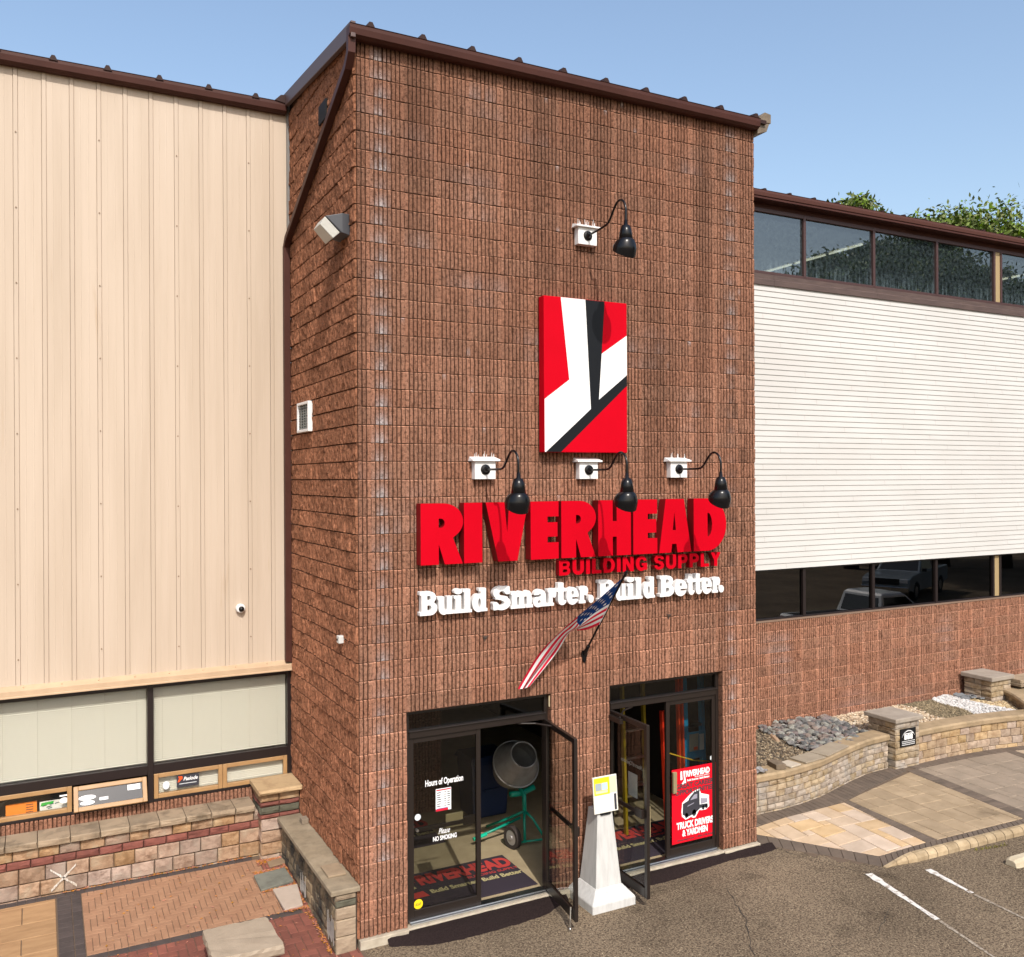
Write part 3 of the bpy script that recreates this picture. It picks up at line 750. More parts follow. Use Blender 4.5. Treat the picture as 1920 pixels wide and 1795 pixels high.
mb = MB(); mb.quad((-3.12, 3.066, 1.03), (-2.98, 3.066, 1.05), (-2.97, 3.066, 1.08), (-3.11, 3.066, 1.07), 0)
for r in range(9): x = random.uniform(-3.12, -2.95); z = random.uniform(.95, 1.04); mb.quad((x, 3.066, z), (x+.05, 3.066, z+.01), (x+.045, 3.066, z+.018), (x, 3.066, z+.01), 1)
mb.build('print', [mat('ink_green', (.03, .42, .05), .6), mat('ink_teal', (.02, .09, .09), .6)], pp, recalc=False)
# security camera dome on the siding
sc = thing('security_camera', 'small white security camera with a black dome on the tan siding', 'security camera', (-.71, 2.95, 3.34))
mb = MB(); mb.lathe([(.062, 0), (.062, .05), (.05, .07)], Matrix.Translation((-.71, 2.945, 3.345)) @ Matrix.Rotation(R(90), 4, 'X'), 20); mb.build('housing', M_WHITE, sc, bevel=.006)
mb = MB(); mb.lathe([(.038*math.cos(t), .038*math.sin(t)) for t in np.linspace(0, 1.5, 7)], Matrix.Translation((-.705, 2.878, 3.34)) @ Matrix.Rotation(R(100), 4, 'X'), 18); mb.build('dome', M_BLACK, sc, smooth=True)

# ================================================================== RIGHT WING
rw = thing('white_sided_wing', 'white lap-sided wing right of the tower with window strips above and below', 'building', (12, 3, 0))
XR0, XR1 = 5.76, 24
mb = MB(); y = 2.95; n = 51; e = (8.60-3.385)/n
for k in range(n):
    z = 3.385+k*e
    mb.quad((XR0, y-.013, z), (XR1, y-.013, z), (XR1, y, z+e), (XR0, y, z+e))
    mb.quad((XR0, y+.002, z), (XR1, y+.002, z), (XR1, y-.013, z), (XR0, y-.013, z))
for k in range(n):
    z = 3.385+k*e; xb_ = XR0+((k*1.37) % 3.66)+random.uniform(-.3, .3)
    while xb_ < XR1:
        mb.add([(xb_, y-.0145, z+.004), (xb_+.006, y-.0145, z+.004), (xb_+.006, y-.0035, z+e*.92), (xb_, y-.0035, z+e*.92)], [(0,1,2,3)], 1); xb_ += 3.66
mb.quad((XR0, y+.1, 3.385), (XR1, y+.1, 3.385), (XR1, y-.018, 3.385), (XR0, y-.018, 3.385))
mb.build('lap_siding', [M_SIDING_WHITE, mat('seam_grey', (.36, .34, .32), .7)], rw, recalc=False)
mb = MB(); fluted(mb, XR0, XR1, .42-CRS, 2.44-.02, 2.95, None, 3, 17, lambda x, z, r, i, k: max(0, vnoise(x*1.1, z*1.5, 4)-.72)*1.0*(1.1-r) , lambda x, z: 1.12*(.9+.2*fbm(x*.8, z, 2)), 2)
mb.box(XR0, 2.971, -.1, XR1, 3.02, 2.42, col=(.55, .55, .55)); mb.build('block_wall', M_BRICK, rw, usecol=True, recalc=False)
M_SILL = mat('brown_sill', (.10, .066, .056), .55, col2=(.07, .045, .04), nscale=5, stretch=(.5, 3, 3))
mb = MB()
xq = XR0
for xn in (8.9, 11.6, 14.2, 16.9, 19.5, 22.1, XR1):
    mb.prism([(3.02, 8.60), (2.915, 8.60), (2.91, 8.70), (2.93, 8.715), (2.925, 8.80), (3.02, 8.83)], lambda u, v, d: (d, u, v), xq, xn-.004); xq = xn
mb.build('sill_band', M_SILL, rw)
mb = MB(); mb.box(XR0, 2.94, 2.42, XR1, 3.08, 2.445); mb.build('lower_sill', mat('tan_sill', (.2, .13, .09), .6), rw)
MUL = [5.97, 7.83, 9.70, 11.56, 13.42, 15.28, 17.25, 19.11, 20.97, 22.83]
def band(z0, z1, yg, gm, nm, hw):
    mb = MB()
    for xm in MUL:
        if xm == 15.28: continue
        mb.box(xm-hw, yg-.05, z0, xm+hw, yg+.05, z1)
    mb.box(XR0, yg-.045, z1-.05, XR1, yg+.05, z1+.02); mb.box(XR0, yg-.045, z0-.02, XR1, yg+.05, z0+.03)
    mb.box(15.24, yg-.05, z0+.03, 15.30, yg+.05, z1-.05); mb.box(15.47, yg-.05, z0+.03, 15.53, yg+.05, z1-.05)
    mb.build('window_frame', mat('mullion_brown', (.055, .024, .021), .45) if z0 > 5 else M_FRM, rw, bevel=.004)
    mb = MB(); mb.box(15.30, yg-.03, z0+.03, 15.47, yg+.05, z1-.05); mb.build('tan_post', mat('tan_post_paint', (.32, .235, .12), .6), rw)
    xs = [XR0]+MUL+[XR1]
    for a, b in zip(xs[:-1], xs[1:]):
        if a == 15.28: a = 15.50
        if b == XR1: b = XR1
        g = MB(); g.box(a+.0, yg-.003, z0, (15.27 if b == 15.28 else b), yg+.003, z1); g.build(nm, gm, rw)
band(8.83, 9.99, 3.0, M_GLASSUP, 'window', .03)
M_GLASSLOW = glass_mat('tinted_glass', (.22, .24, .25), 2.0)
band(2.445, 3.40, 3.05, M_GLASSLOW, 'window', .035)
mb = MB()
mb.add([(XR0,2.80,10.245),(XR1,2.80,10.245),(XR1,12,11.2),(XR0,12,11.2),(XR0,2.80,10.195),(XR1,2.80,10.195),(XR1,12,11.15),(XR0,12,11.15)], [(0,1,2,3),(7,6,5,4),(0,4,5,1),(1,5,6,2),(2,6,7,3),(3,7,4,0)])
for k in range(30):
    x = 6.1+k*.6115; pr = [(-.05, .0), (-.018, .062), (.018, .062), (.05, 0)]
    mb.ring_loft([[(x+a, 2.76, 10.24+b) for a, b in pr], [(x+a, 11, 11.1+b) for a, b in pr]])
mb.build('roof', M_BROWNROOF, rw)
mb = MB(); gutter(mb, XR0, XR1, 2.86, 10.255, .13); mb.build('gutter', mat('gutter_brown', (.082, .034, .027), .5, spec=.2), rw)
mb = MB(); mb.box(XR0, 2.74, 10.10, XR1, 3.06, 10.13); mb.box(XR0, 2.97, 9.99, XR1, 3.06, 10.10); mb.build('soffit', M_BROWN, rw)
mb = MB()
mb.box(XR0, 9.9, 0, XR1, 10, 10.1); mb.box(XR0, 3.06, 5.6, XR1, 10, 5.7); mb.box(XR0, 3.06, 10.08, XR1, 10, 10.1)
mb.box(XR0, 3.02, 3.42, XR1, 3.06, 8.8)
mb.box(XR0, 3.06, .3, XR1, 10, .35); mb.box(XR1-.1, 3.06, .3, XR1, 10, 10.1); mb.box(XR0, 3.03, .3, XR0+.05, 10, 10.1)
mb.build('hall_lining', mat('hall_grey', (.06, .065, .068), .9), rw)
for i, (xt, ya, yb) in enumerate(((11.75, 3.35, 6.3), (17.43, 3.45, 4.35), (23.0, 3.35, 6.3))):
    t = thing('strip_light', ['lit fluorescent strip light under the ceiling, behind the upper windows nearest the tower', 'lit fluorescent strip light behind the last upper pane past the tan post', 'lit fluorescent strip light beyond the edge of the picture'][i], 'strip light', (xt, ya, 9.8), 'strip lights in the upper hall')
    mb = MB(); mb.box(xt-.05, ya, 9.83, xt+.05, yb, 9.88); mb.build('housing', M_WHITE, t)
    m_ = MATS.get('tube') or MATS.setdefault('tube', emit_mat('tube_glow', (1, .86, .60), 2.2))
    n = 3; L_ = (yb-ya)/n
    for k in range(n):
        mb = MB(); mb.cyl((xt, ya+k*L_+.06, 9.80), (xt, ya+(k+1)*L_-.05, 9.80), .020, n=8); mb.build('tube', m_, t)

# ================================================================== SIGNS
def WALLF(u, v, d): return (u, d, v)
# red, white and black panel
lp = thing('logo_panel', 'tall red, white and black sign panel of bold angled shapes on the brick tower', 'sign', (2.89, 0, 6.3), 'signs on the tower front')
mb = MB(); mb.box(2.284, -.145, 5.40, 3.492, -.015, 7.293); mb.build('cabinet', M_RED, lp, bevel=.008)
mb = MB(); yf = -.1475
mb.add([(x, yf, z) for x, z in ((2.521, 7.288), (2.873, 7.288), (2.948, 5.941), (2.306, 5.404), (2.288, 5.404), (2.288, 6.042), (2.637, 6.290))], [tuple(range(7))], 0)
mb.add([(x, yf, z) for x, z in ((3.110, 6.634), (3.488, 6.885), (3.488, 6.385), (3.066, 6.060))], [(0,1,2,3)], 0)
mb.add([(x, yf, z) for x, z in ((2.873, 7.288), (3.157, 7.288), (3.110, 6.634), (3.066, 6.060), (3.488, 6.385), (3.488, 6.251), (2.516, 5.404), (2.306, 5.404), (2.948, 5.941))], [(0,1,2,3,8), (3,4,5,6,7,8)], 1)
mb.build('face_graphic', [M_WHITE, mat('sign_black', (.006, .007, .009), .5, spec=.2)], lp, recalc=False)
# big red channel letters
def arc(cx, cz, rx, rz, a0, a1, n=12): return [(cx+rx*math.cos(R(a0+(a1-a0)*i/n)), cz+rz*math.sin(R(a0+(a1-a0)*i/n))) for i in range(n+1)]
def gR(x0, x1, z0, z1):
    w = x1-x0; h = z1-z0
    P = lambda a, b: (x0+a*w, z0+b*h)
    out = [P(0,0), P(.42,0), P(.42,.33), P(.56,0), P(.99,0), P(.755,.43)]+[(x0+w*(.52+.48*math.cos(R(t))), z0+h*(.70+.30*math.sin(R(t)))) for t in range(-38, 91, 8)]+[P(0,1)]
    hole = [P(.42,.60), P(.47,.60)]+[(x0+w*(.47+.09*math.cos(R(t))), z0+h*(.675+.075*math.sin(R(t)))) for t in range(-80, 81, 20)]+[P(.47,.75), P(.42,.75)]
    return out, [hole]
def gI(x0, x1, z0, z1): return [(x0,z0),(x1,z0),(x1,z1),(x0,z1)], []
def gE(x0, x1, z0, z1):
    w = x1-x0; h = z1-z0; P = lambda a, b: (x0+a*w, z0+b*h)
    return [P(0,0), P(1,0), P(1,.285), P(.60,.285), P(.60,.385), P(.96,.385), P(.96,.635), P(.60,.635), P(.60,.735), P(1,.735), P(1,1), P(0,1)], []
def gH(x0, x1, z0, z1):
    w = x1-x0; h = z1-z0; P = lambda a, b: (x0+a*w, z0+b*h)
    return [P(0,0), P(.44,0), P(.44,.34), P(.56,.34), P(.56,0), P(1,0), P(1,1), P(.56,1), P(.56,.62), P(.44,.62), P(.44,1), P(0,1)], []
def gD(x0, x1, z0, z1):
    w = x1-x0; h = z1-z0; P = lambda a, b: (x0+a*w, z0+b*h)
    out = [P(0,0), P(.42,0)]+[(x0+w*(.42+.58*math.cos(R(t))), z0+h*(.5+.5*math.sin(R(t)))) for t in range(-82, 83, 8)]+[P(.42,1), P(0,1)]
    hole = [P(.42,.28)]+[(x0+w*(.42+.14*math.cos(R(t))), z0+h*(.5+.23*math.sin(R(t)))) for t in range(-80, 81, 16)]+[P(.42,.72)]
    return out, [hole]
ZB, ZT = 4.110, 4.806
gV = ([(1.652, ZB), (1.907, ZB), (2.056, ZT), (1.80, ZT), (1.772, 4.45), (1.735, ZT), (1.491, ZT)], [])
gA = ([(3.976, ZB), (4.17, ZB), (4.185, 4.222), (4.255, 4.222), (4.272, ZB), (4.50, ZB), (4.379, ZT), (4.083, ZT)], [[(4.197, 4.40), (4.247, 4.40), (4.222, 4.64)]])
M_REDSIDE = mat('sign_red_side', (.20, .004, .007), .5, spec=.2)
def letter_sign(name, label, base, glyphs, d0, d1, mats, bevel=0):
    t = thing(name, label, 'sign', base, 'signs on the tower front')
    for o, h in glyphs:
        vs, fs = curve_poly(o, h); mb = MB(); solid_2d(vs, fs, WALLF, d0, d1, mb, 0, 1 if len(mats) > 1 else 0)
        mb.build('letter', mats, t, recalc=True, bevel=bevel)
    return t
letter_sign('red_letter_sign', 'large red channel letters reading RIVERHEAD on the brick tower', (2.9, 0, 4.1),
    [gR(.678, 1.203, ZB, ZT), gI(1.213, 1.446, ZB, ZT), gV, gE(2.087, 2.474, ZB, ZT), gR(2.512, 3.012, ZB, ZT), gH(3.045, 3.537, ZB, ZT), gE(3.573, 3.948, ZB, ZT), gA, gD(4.54, 5.091, ZB, ZT)], -.15, -.02, [M_RED, M_REDSIDE], .004)
# small red letters (rounded grotesque built from the drawn strokes)
def stroke_glyph(prims, n=44, thr=0.):
    """filled outline of a union of primitives in the unit-high glyph space -> 2d mesh (marching squares)"""
    xs = np.linspace(-.06, prims[0]+.06, int(n*(prims[0]+.12))+1); zs = np.linspace(-.32, 1.12, int(n*1.44)+1)
    X, Z = np.meshgrid(xs, zs)
    S = np.full(X.shape, 9.)
    for p in prims[1]:
        if p[0] == 'b': d = np.maximum(np.maximum(p[1]-X, X-p[3]), np.maximum(p[2]-Z, Z-p[4]))
        elif p[0] == 'e': d = (np.hypot((X-p[1])/p[3], (Z-p[2])/p[4])-1)*min(p[3], p[4])
        elif p[0] == 'q':   # convex polygon
            d = np.full(X.shape, -9.); q = p[1]
            ar = sum(q[i][0]*q[(i+1) % len(q)][1]-q[(i+1) % len(q)][0]*q[i][1] for i in range(len(q)))
            if ar < 0: q = q[::-1]
            for i in range(len(q)):
                (ax, az), (bx, bz) = q[i], q[(i+1) % len(q)]; l = math.hypot(bx-ax, bz-az)
                d = np.maximum(d, ((X-ax)*(bz-az)-(Z-az)*(bx-ax))/l)
        if len(p) and p[-1] == '-': S = np.maximum(S, -d)
        else: S = np.minimum(S, d)
    verts = []; vid = {}; faces = []
    def V(x, z):
        k = (round(x*4000), round(z*4000))
        if k not in vid: vid[k] = len(verts); verts.append((x, z))
        return vid[k]
    ny_, nx_ = S.shape
    for j in range(ny_-1):
        for i in range(nx_-1):
            c = [(xs[i], zs[j], S[j, i]), (xs[i+1], zs[j], S[j, i+1]), (xs[i+1], zs[j+1], S[j+1, i+1]), (xs[i], zs[j+1], S[j+1, i])]
            ins = [q[2] < thr for q in c]
            if not any(ins): continue
            poly = []
            for k in range(4):
                a, b = c[k], c[(k+1) % 4]
                if a[2] < thr: poly.append(V(a[0], a[1]))
                if (a[2] < thr) != (b[2] < thr):
                    t = (thr-a[2])/(b[2]-a[2]); poly.append(V(a[0]+(b[0]-a[0])*t, a[1]+(b[1]-a[1])*t))
            poly = [q for q, r in zip(poly, poly[1:]+poly[:1]) if q != r]
            if len(poly) >= 3: faces.append(tuple(poly))
    # simplify
    bm = bmesh.new(); bv = [bm.verts.new((x, z, 0)) for x, z in verts]
    for f in faces:
        try: bm.faces.new([bv[i] for i in f])
        except ValueError: pass
    bmesh.ops.dissolve_limit(bm, angle_limit=R(6), verts=bm.verts, edges=bm.edges)
    bm.verts.index_update()
    vs = [(v.co.x, v.co.y) for v in bm.verts]; fs = []
    bm.normal_update()
    for f in bm.faces:
        idx = [v.index for v in f.verts]
        if f.normal.z < 0: idx.reverse()
        fs.append(tuple(idx))
    bm.free(); return vs, fs
w_ = .24   # sans strokes
SANS = {
 'B': (.72, [('b',0,0,.42,1), ('e',.42,.73,.27,.27), ('e',.44,.28,.28,.28), ('b',w_,.60,.42,.80,'-'), ('e',.42,.70,.07,.10,'-'), ('b',w_,.20,.44,.40,'-'), ('e',.44,.30,.08,.10,'-')]),
 'U': (.74, [('b',0,.36,w_,1), ('b',.50,.36,.74,1), ('e',.37,.36,.37,.37), ('b',w_,.36,.50,1.1,'-'), ('e',.37,.36,.13,.14,'-')]),
 'I': (.25, [('b',0,0,.25,1)]),
 'L': (.62, [('b',0,0,w_,1), ('b',0,0,.62,.22)]),
 'D': (.76, [('b',0,0,.36,1), ('e',.36,.5,.40,.5), ('b',w_,.21,.36,.79,'-'), ('e',.36,.5,.16,.29,'-')]),
 'N': (.76, [('b',0,0,.23,1), ('b',.53,0,.76,1), ('q',[(0,1),(.24,1),(.76,0),(.52,0)])]),
 'G': (.80, [('e',.40,.5,.40,.52), ('e',.42,.5,.17,.29,'-'), ('b',.42,.42,.9,.68,'-'), ('b',.42,.34,.80,.52), ('b',.62,.05,.80,.5)]),
 'S': (.70, [('e',.35,.72,.34,.29), ('e',.36,.72,.12,.09,'-'), ('b',.36,.55,.8,.70,'-'), ('e',.36,.28,.34,.29), ('e',.35,.28,.12,.09,'-'), ('b',-.1,.30,.34,.45,'-'), ('q',[(.03,.62),(.22,.46),(.67,.36),(.50,.58)])]),
 'P': (.70, [('b',0,0,w_,1), ('b',0,.34,.40,1), ('e',.40,.67,.30,.33), ('b',w_,.56,.40,.79,'-'), ('e',.40,.675,.07,.115,'-')]),
 'Y': (.76, [('b',.26,0,.50,.5), ('q',[(0,1),(.26,1),(.50,.45),(.30,.36)]), ('q',[(.76,1),(.50,1),(.26,.45),(.46,.36)])]),
}
def set_line(t, mb_mats, text, spans, z0, hgt, G, d0, d1, desc=0., bevel=0, cache={}):
    for ch, (a, b) in zip(text, spans):
        k = (id(G), ch)
        if k not in cache: cache[k] = stroke_glyph(G[ch])
        vs, fs = cache[k]; wd = G[ch][0]
        mb = MB(); solid_2d([(a+u/wd*(b-a), z0+v*hgt) for u, v in vs], fs, WALLF, d0, d1, mb, 0, 1 if len(mb_mats) > 1 else 0)
        mb.build('letter', mb_mats, t, recalc=True, bevel=bevel)
bs = thing('small_red_letter_sign', 'small red letters reading BUILDING SUPPLY below the large red word', 'sign', (3.8, 0, 3.9), 'signs on the tower front')
spans = []; x = 2.508
tot = sum(SANS[c][0] if c != ' ' else .36 for c in 'BUILDING SUPPLY'); nl = 14
unit = (5.035-2.508-13*.032)/tot
for c in 'BUILDING SUPPLY':
    if c == ' ': x += .36*unit; continue
    spans.append((x, x+SANS[c][0]*unit)); x += SANS[c][0]*unit+.032
set_line(bs, [M_RED, M_REDSIDE], 'BUILDINGSUPPLY', spans, 3.893, .185, SANS, -.10, -.02)
# white slab-serif letters
SL = {
 'B': (.84, [('b',.08,0,.46,1), ('b',0,0,.46,.15), ('b',0,.85,.46,1), ('e',.46,.74,.32,.26), ('e',.48,.29,.36,.29), ('b',.36,.62,.46,.82,'-'), ('e',.46,.72,.07,.10,'-'), ('b',.36,.19,.48,.42,'-'), ('e',.48,.305,.08,.115,'-')]),
 'u': (.86, [('b',.06,.22,.36,.75), ('b',0,.62,.30,.75), ('e',.34,.26,.28,.28), ('b',.50,0,.78,.75), ('b',.42,.62,.70,.75), ('b',.60,0,.86,.13), ('b',.36,.26,.50,.80,'-'), ('e',.43,.24,.07,.09,'-')]),
 'i': (.46, [('b',.08,0,.38,.75), ('b',0,0,.46,.13), ('b',0,.62,.30,.75), ('e',.23,.92,.20,.12)]),
 'l': (.46, [('b',.08,0,.38,1), ('b',0,0,.46,.13), ('b',0,.87,.30,1)]),
 'd': (.86, [('e',.36,.37,.36,.39), ('b',.48,0,.78,1), ('b',.38,.87,.6,1), ('b',.6,0,.86,.13), ('e',.41,.37,.075,.20,'-')]),
 'S': (.84, [('e',.42,.73,.40,.29), ('e',.44,.71,.14,.095,'-'), ('b',.44,.55,.9,.70,'-'), ('e',.42,.28,.42,.30), ('e',.40,.29,.15,.10,'-'), ('b',-.1,.31,.40,.46,'-'), ('q',[(.02,.66),(.22,.45),(.82,.35),(.62,.58)]), ('b',.62,.66,.80,1.0), ('b',.02,0,.20,.34)]),
 'm': (1.28, [('b',.06,0,.36,.75), ('b',0,.62,.3,.75), ('b',0,0,.42,.13), ('b',.49,0,.77,.6), ('e',.56,.50,.21,.26), ('b',.44,0,.84,.13), ('b',.92,0,1.2,.6), ('e',.98,.50,.22,.26), ('b',.88,0,1.28,.13), ('b',.36,.2,.49,.50,'-'), ('b',.77,.2,.92,.50,'-')]),
 'a': (.84, [('e',.40,.50,.34,.27), ('b',.44,0,.74,.52), ('e',.30,.22,.30,.24), ('b',.56,0,.84,.13), ('e',.40,.50,.08,.07,'-'), ('b',.0,.43,.40,.52,'-'), ('e',.36,.21,.08,.08,'-')]),
 'r': (.66, [('b',.08,0,.38,.75), ('b',0,.62,.3,.75), ('b',0,0,.48,.13), ('e',.50,.56,.16,.21), ('b',.30,.5,.5,.77)]),
 't': (.56, [('b',.10,.16,.40,1), ('b',0,.60,.56,.75), ('e',.33,.20,.23,.21), ('b',.40,.2,.56,.58,'-')]),
 'e': (.76, [('e',.38,.37,.38,.40), ('e',.39,.49,.075,.12,'-'), ('b',.36,.22,.90,.31,'-'), ('b',.36,.31,.75,.40)]),
 '.': (.34, [('e',.17,.17,.17,.18)]),
}
ws = thing('white_letter_sign', 'white slab-serif letters reading Build Smarter. Build Better. behind the flag', 'sign', (2.9, 0, 3.5), 'signs on the tower front')
line = [('B',.688,.902),('u',.905,1.106),('i',1.108,1.222),('l',1.222,1.337),('d',1.342,1.538),('S',1.61,1.844),('m',1.846,2.148),('a',2.150,2.349),('r',2.350,2.474),('t',2.475,2.617),('e',2.617,2.792),('r',2.797,2.930),('.',2.935,3.013),
        ('B',3.087,3.332),('u',3.335,3.508),('i',3.509,3.632),('l',3.638,3.756),('d',3.768,3.953),('B',4.030,4.261),('e',4.267,4.472),('t',4.474,4.600),('t',4.598,4.722),('e',4.719,4.892),('r',4.898,5.032),('.',5.012,5.098)]
set_line(ws, [M_WHITE], ''.join(c for c, a, b in line), [(a, b) for c, a, b in line], 3.533, .272, SL, -.09, -.015)

# ================================================================== GOOSENECK LAMPS
def lamp(x, z, lift, spikes, label):
    t = thing('gooseneck_lamp', label, 'lamp', (x, 0, z), 'gooseneck sign lamps on the tower')
    mb = MB(); mb.box(x-.135, -.088, z-.112, x+.135, 0.01, z+.10); bx = mb.build('mounting_box', M_WHITE, t, bevel=.004)
    mb = MB()
    mb.add([(x-.18, -.125, z+.098), (x+.18, -.125, z+.098), (x+.18, .01, z+.098), (x-.18, .01, z+.098), (x-.18, -.125, z+.118), (x+.18, -.125, z+.118), (x+.165, .01, z+.155), (x-.165, .01, z+.155)],
           [(0,3,2,1),(4,5,6,7),(0,1,5,4),(1,2,6,5),(2,3,7,6),(3,0,4,7)])
    mb.build('cap', M_WHITE, bx, bevel=.004)
    if spikes:
        mb = MB(); rn = random.Random(spikes)
        for k in range(9):
            xa = x-.15+k*.036; yb = -.10+.03*(k % 3); h = rn.uniform(.03, .075)
            mb.cyl((xa, yb, z+.12), (xa+rn.uniform(-.012, .012), yb-rn.uniform(0, .02), z+.145+h), .005, .002, 6)
        mb.build('bird_spikes', M_WHITE, bx)
    mb = MB(); mb.lathe([(.062, 0), (.060, .012), (.035, .02), (.022, .05)], Matrix.Translation((x, -.088, z)) @ Matrix.Rotation(R(90), 4, 'X'), 20); mb.build('wall_plate', M_BLACK, t, smooth=False)
    ctl = [(0,-.11,0), (0,-.30,.0+lift*.25), (0,-.50,.005+lift*.55), (0,-.58,.04+lift*.7), (0,-.66,.125+lift*.85), (0,-.73,.185+lift), (0,-.80,.200+lift), (0,-.87,.165+lift), (0,-.91,.09+lift), (0,-.915,.0+lift), (0,-.912,-.10+lift*.6)]
    P = []
    for a in range(len(ctl)-1):   # catmull-rom
        p0 = Vector(ctl[max(a-1, 0)]); p1 = Vector(ctl[a]); p2 = Vector(ctl[a+1]); p3 = Vector(ctl[min(a+2, len(ctl)-1)])
        for k in range(5):
            s = k/5; P.append(.5*((2*p1)+(-p0+p2)*s+(2*p0-5*p1+4*p2-p3)*s*s+(-p0+3*p1-3*p2+p3)*s**3))
    P.append(Vector(ctl[-1])); P = [tuple(p+Vector((x, 0, z))) for p in P]
    mb = MB(); mb.tube(P, .0135, 10); mb.build('arm', M_BLACK, t, smooth=True)
    e = Vector(P[-1]); dz = e.z
    mb = MB(); mb.lathe([(.018, .06), (.024, .0), (.052, -.012), (.068, -.06), (.083, -.165), (.076, -.17)], Matrix.Translation((x, e.y, dz)), 24); mb.build('socket', M_BLACK, t, smooth=True)
    rings = []; ns = 9
    for k in range(ns+1):
        s = k/ns; tilt = R(33)*s**1.2
        rad = .084+(.140-.084)*min(1, s/.55)**.55
        c = Vector((x, e.y+.035*s, dz-.165-.155*s))
        rings.append([tuple(c+Matrix.Rotation(tilt, 3, 'X') @ Vector((rad*math.cos(a), rad*math.sin(a), 0))) for a in [2*math.pi*q/28 for q in range(28)]])
    mb = MB(); mb.ring_loft(rings, False, False)
    mb.ring_loft([[tuple(Vector(p)*.985+(sum((Vector(q) for q in r), Vector())/28)*.015) for p in r] for r in rings], False, False)
    mb.build('shade', M_BLACK, t, smooth=True, recalc=False)
    c = Vector((x, e.y+.01, dz-.235)); mb = MB(); mb.lathe([(.001, -.05), (.03, -.04), (.038, -.01), (.03, .025), (.02, .06)], Matrix.Translation(c), 14); mb.build('bulb', mat('bulb_glass', (.7, .7, .68), .3), t, smooth=True)
    return t
lamp(1.52, 5.19, 0, 3, 'black gooseneck lamp on a spiked white box over the letter V')
lamp(2.95, 5.185, 0, 0, 'black gooseneck lamp on a plain white box without spikes, right under the logo panel')
lamp(4.35, 5.196, 0, 5, 'black gooseneck lamp on a spiked white box over the last letters AD')
lamp(2.95, 8.10, .05, 7, 'black gooseneck lamp above the logo panel, highest on the tower')

# ================================================================== FLAG
fl = thing('wall_flag', 'American flag on a slanted black pole fixed to the tower over the doors', 'flag', (2.92, 0, 2.89))
mb = MB(); pb = Vector((2.92, -.05, 2.93)); pt = Vector((2.905, -.965, 4.005))
mb.tube([pb, pb.lerp(pt, .96)], .0135, 10); mb.cyl(pb.lerp(pt, .96), pb.lerp(pt, .985), .022); mb.cyl(pb.lerp(pt, .985), pt, .022, .012)
mb.build('pole', M_BLACK, fl, smooth=False)
mb = MB(); mb.prism([(2.885, 2.93), (2.955, 2.93), (2.965, 2.88), (2.935, 2.79), (2.92, 2.775), (2.905, 2.79), (2.875, 2.88)], WALLF, -.02, .0)
mb.cyl((2.92, -.015, 2.885), pb.lerp(pt, .07), .026, .022); mb.build('bracket', M_BLACK, fl, bevel=.003)
# cloth: control net (u along the fly, v from the top of the hoist down), metres
US = [0, .2, .4, .6, .8, 1.0]
TOP = [(2.903,-.89,3.926),(2.664,-.78,3.699),(2.41,-.66,3.473),(2.247,-.52,3.273),(2.067,-.38,3.024),(1.878,-.24,2.616)]
MID = [(2.906,-.64,3.617),(2.698,-.60,3.50),(2.525,-.52,3.351),(2.383,-.40,3.225),(2.238,-.27,2.97),(1.967,-.18,2.588)]
BOT = [(2.894,-.40,3.311),(2.734,-.40,3.266),(2.554,-.40,3.262),(2.517,-.30,3.212),(2.41,-.19,2.979),(2.064,-.12,2.597)]
def cr(P, t):
    n = len(P)-1; f = min(max(t*n, 0), n-1e-6); i = int(f); s = f-i
    p0 = Vector(P[max(i-1, 0)]); p1 = Vector(P[i]); p2 = Vector(P[i+1]); p3 = Vector(P[min(i+2, n)])
    return .5*((2*p1)+(-p0+p2)*s+(2*p0-5*p1+4*p2-p3)*s*s+(-p0+3*p1-3*p2+p3)*s**3)
def S(u, v):
    f = min(1, max(0, (u-.36)/.14)); v0_ = v
    fv = v/.58 if v < .58 else 1-(v-.58)/.42*.85
    v = v*(1-f)+fv*f; back = f*max(0, v0_-.58)
    a, m, b = cr(TOP, u), cr(MID, u), cr(BOT, u)
    p = a*(1-v)*(1-2*v)+m*4*v*(1-v)+b*v*(2*v-1)
    wv = math.sin(v*9.5+u*5)*.022*min(1, u*2.2)+math.sin(u*11+v*3)*.010*u
    return p+Vector((.35, -.8, .3))*wv+Vector((.5, .85, -.17))*min(back*1.1, -.8*p.y)
def Nrm(u, v):
    e = .01; a = S(min(u+e, 1), v)-S(max(u-e, 0), v); b = S(u, min(v+e, 1))-S(u, max(v-e, 0))
    return a.cross(b).normalized()
mb = MB(); NU, NV = 60, 52
for i in range(NU+1):
    for j in range(NV+1): mb.v.append(tuple(S(i/NU, j/NV))); mb.c.append((1,1,1))
for i in range(NU):
    for j in range(NV):
        u = (i+.5)/NU; v = (j+.5)/NV; st = int(v*13)
        m = 2 if (u < .4 and v < 7/13) else (0 if st % 2 == 0 else 1)
        if u < .022: m = 1
        a = i*(NV+1)+j
        mb.f.append((a, a+1, a+NV+2, a+NV+1)); mb.m.append(m)
M_FR = mat('flag_red', (.62, .012, .045), .8, spec=.1); M_FW = mat('flag_white', (.78, .76, .76), .8, spec=.1); M_FB = mat('flag_blue', (.006, .045, .20), .8, spec=.1)
mb.build('flag_cloth', [M_FR, M_FW, M_FB], fl, smooth=True, recalc=False)
mb = MB()
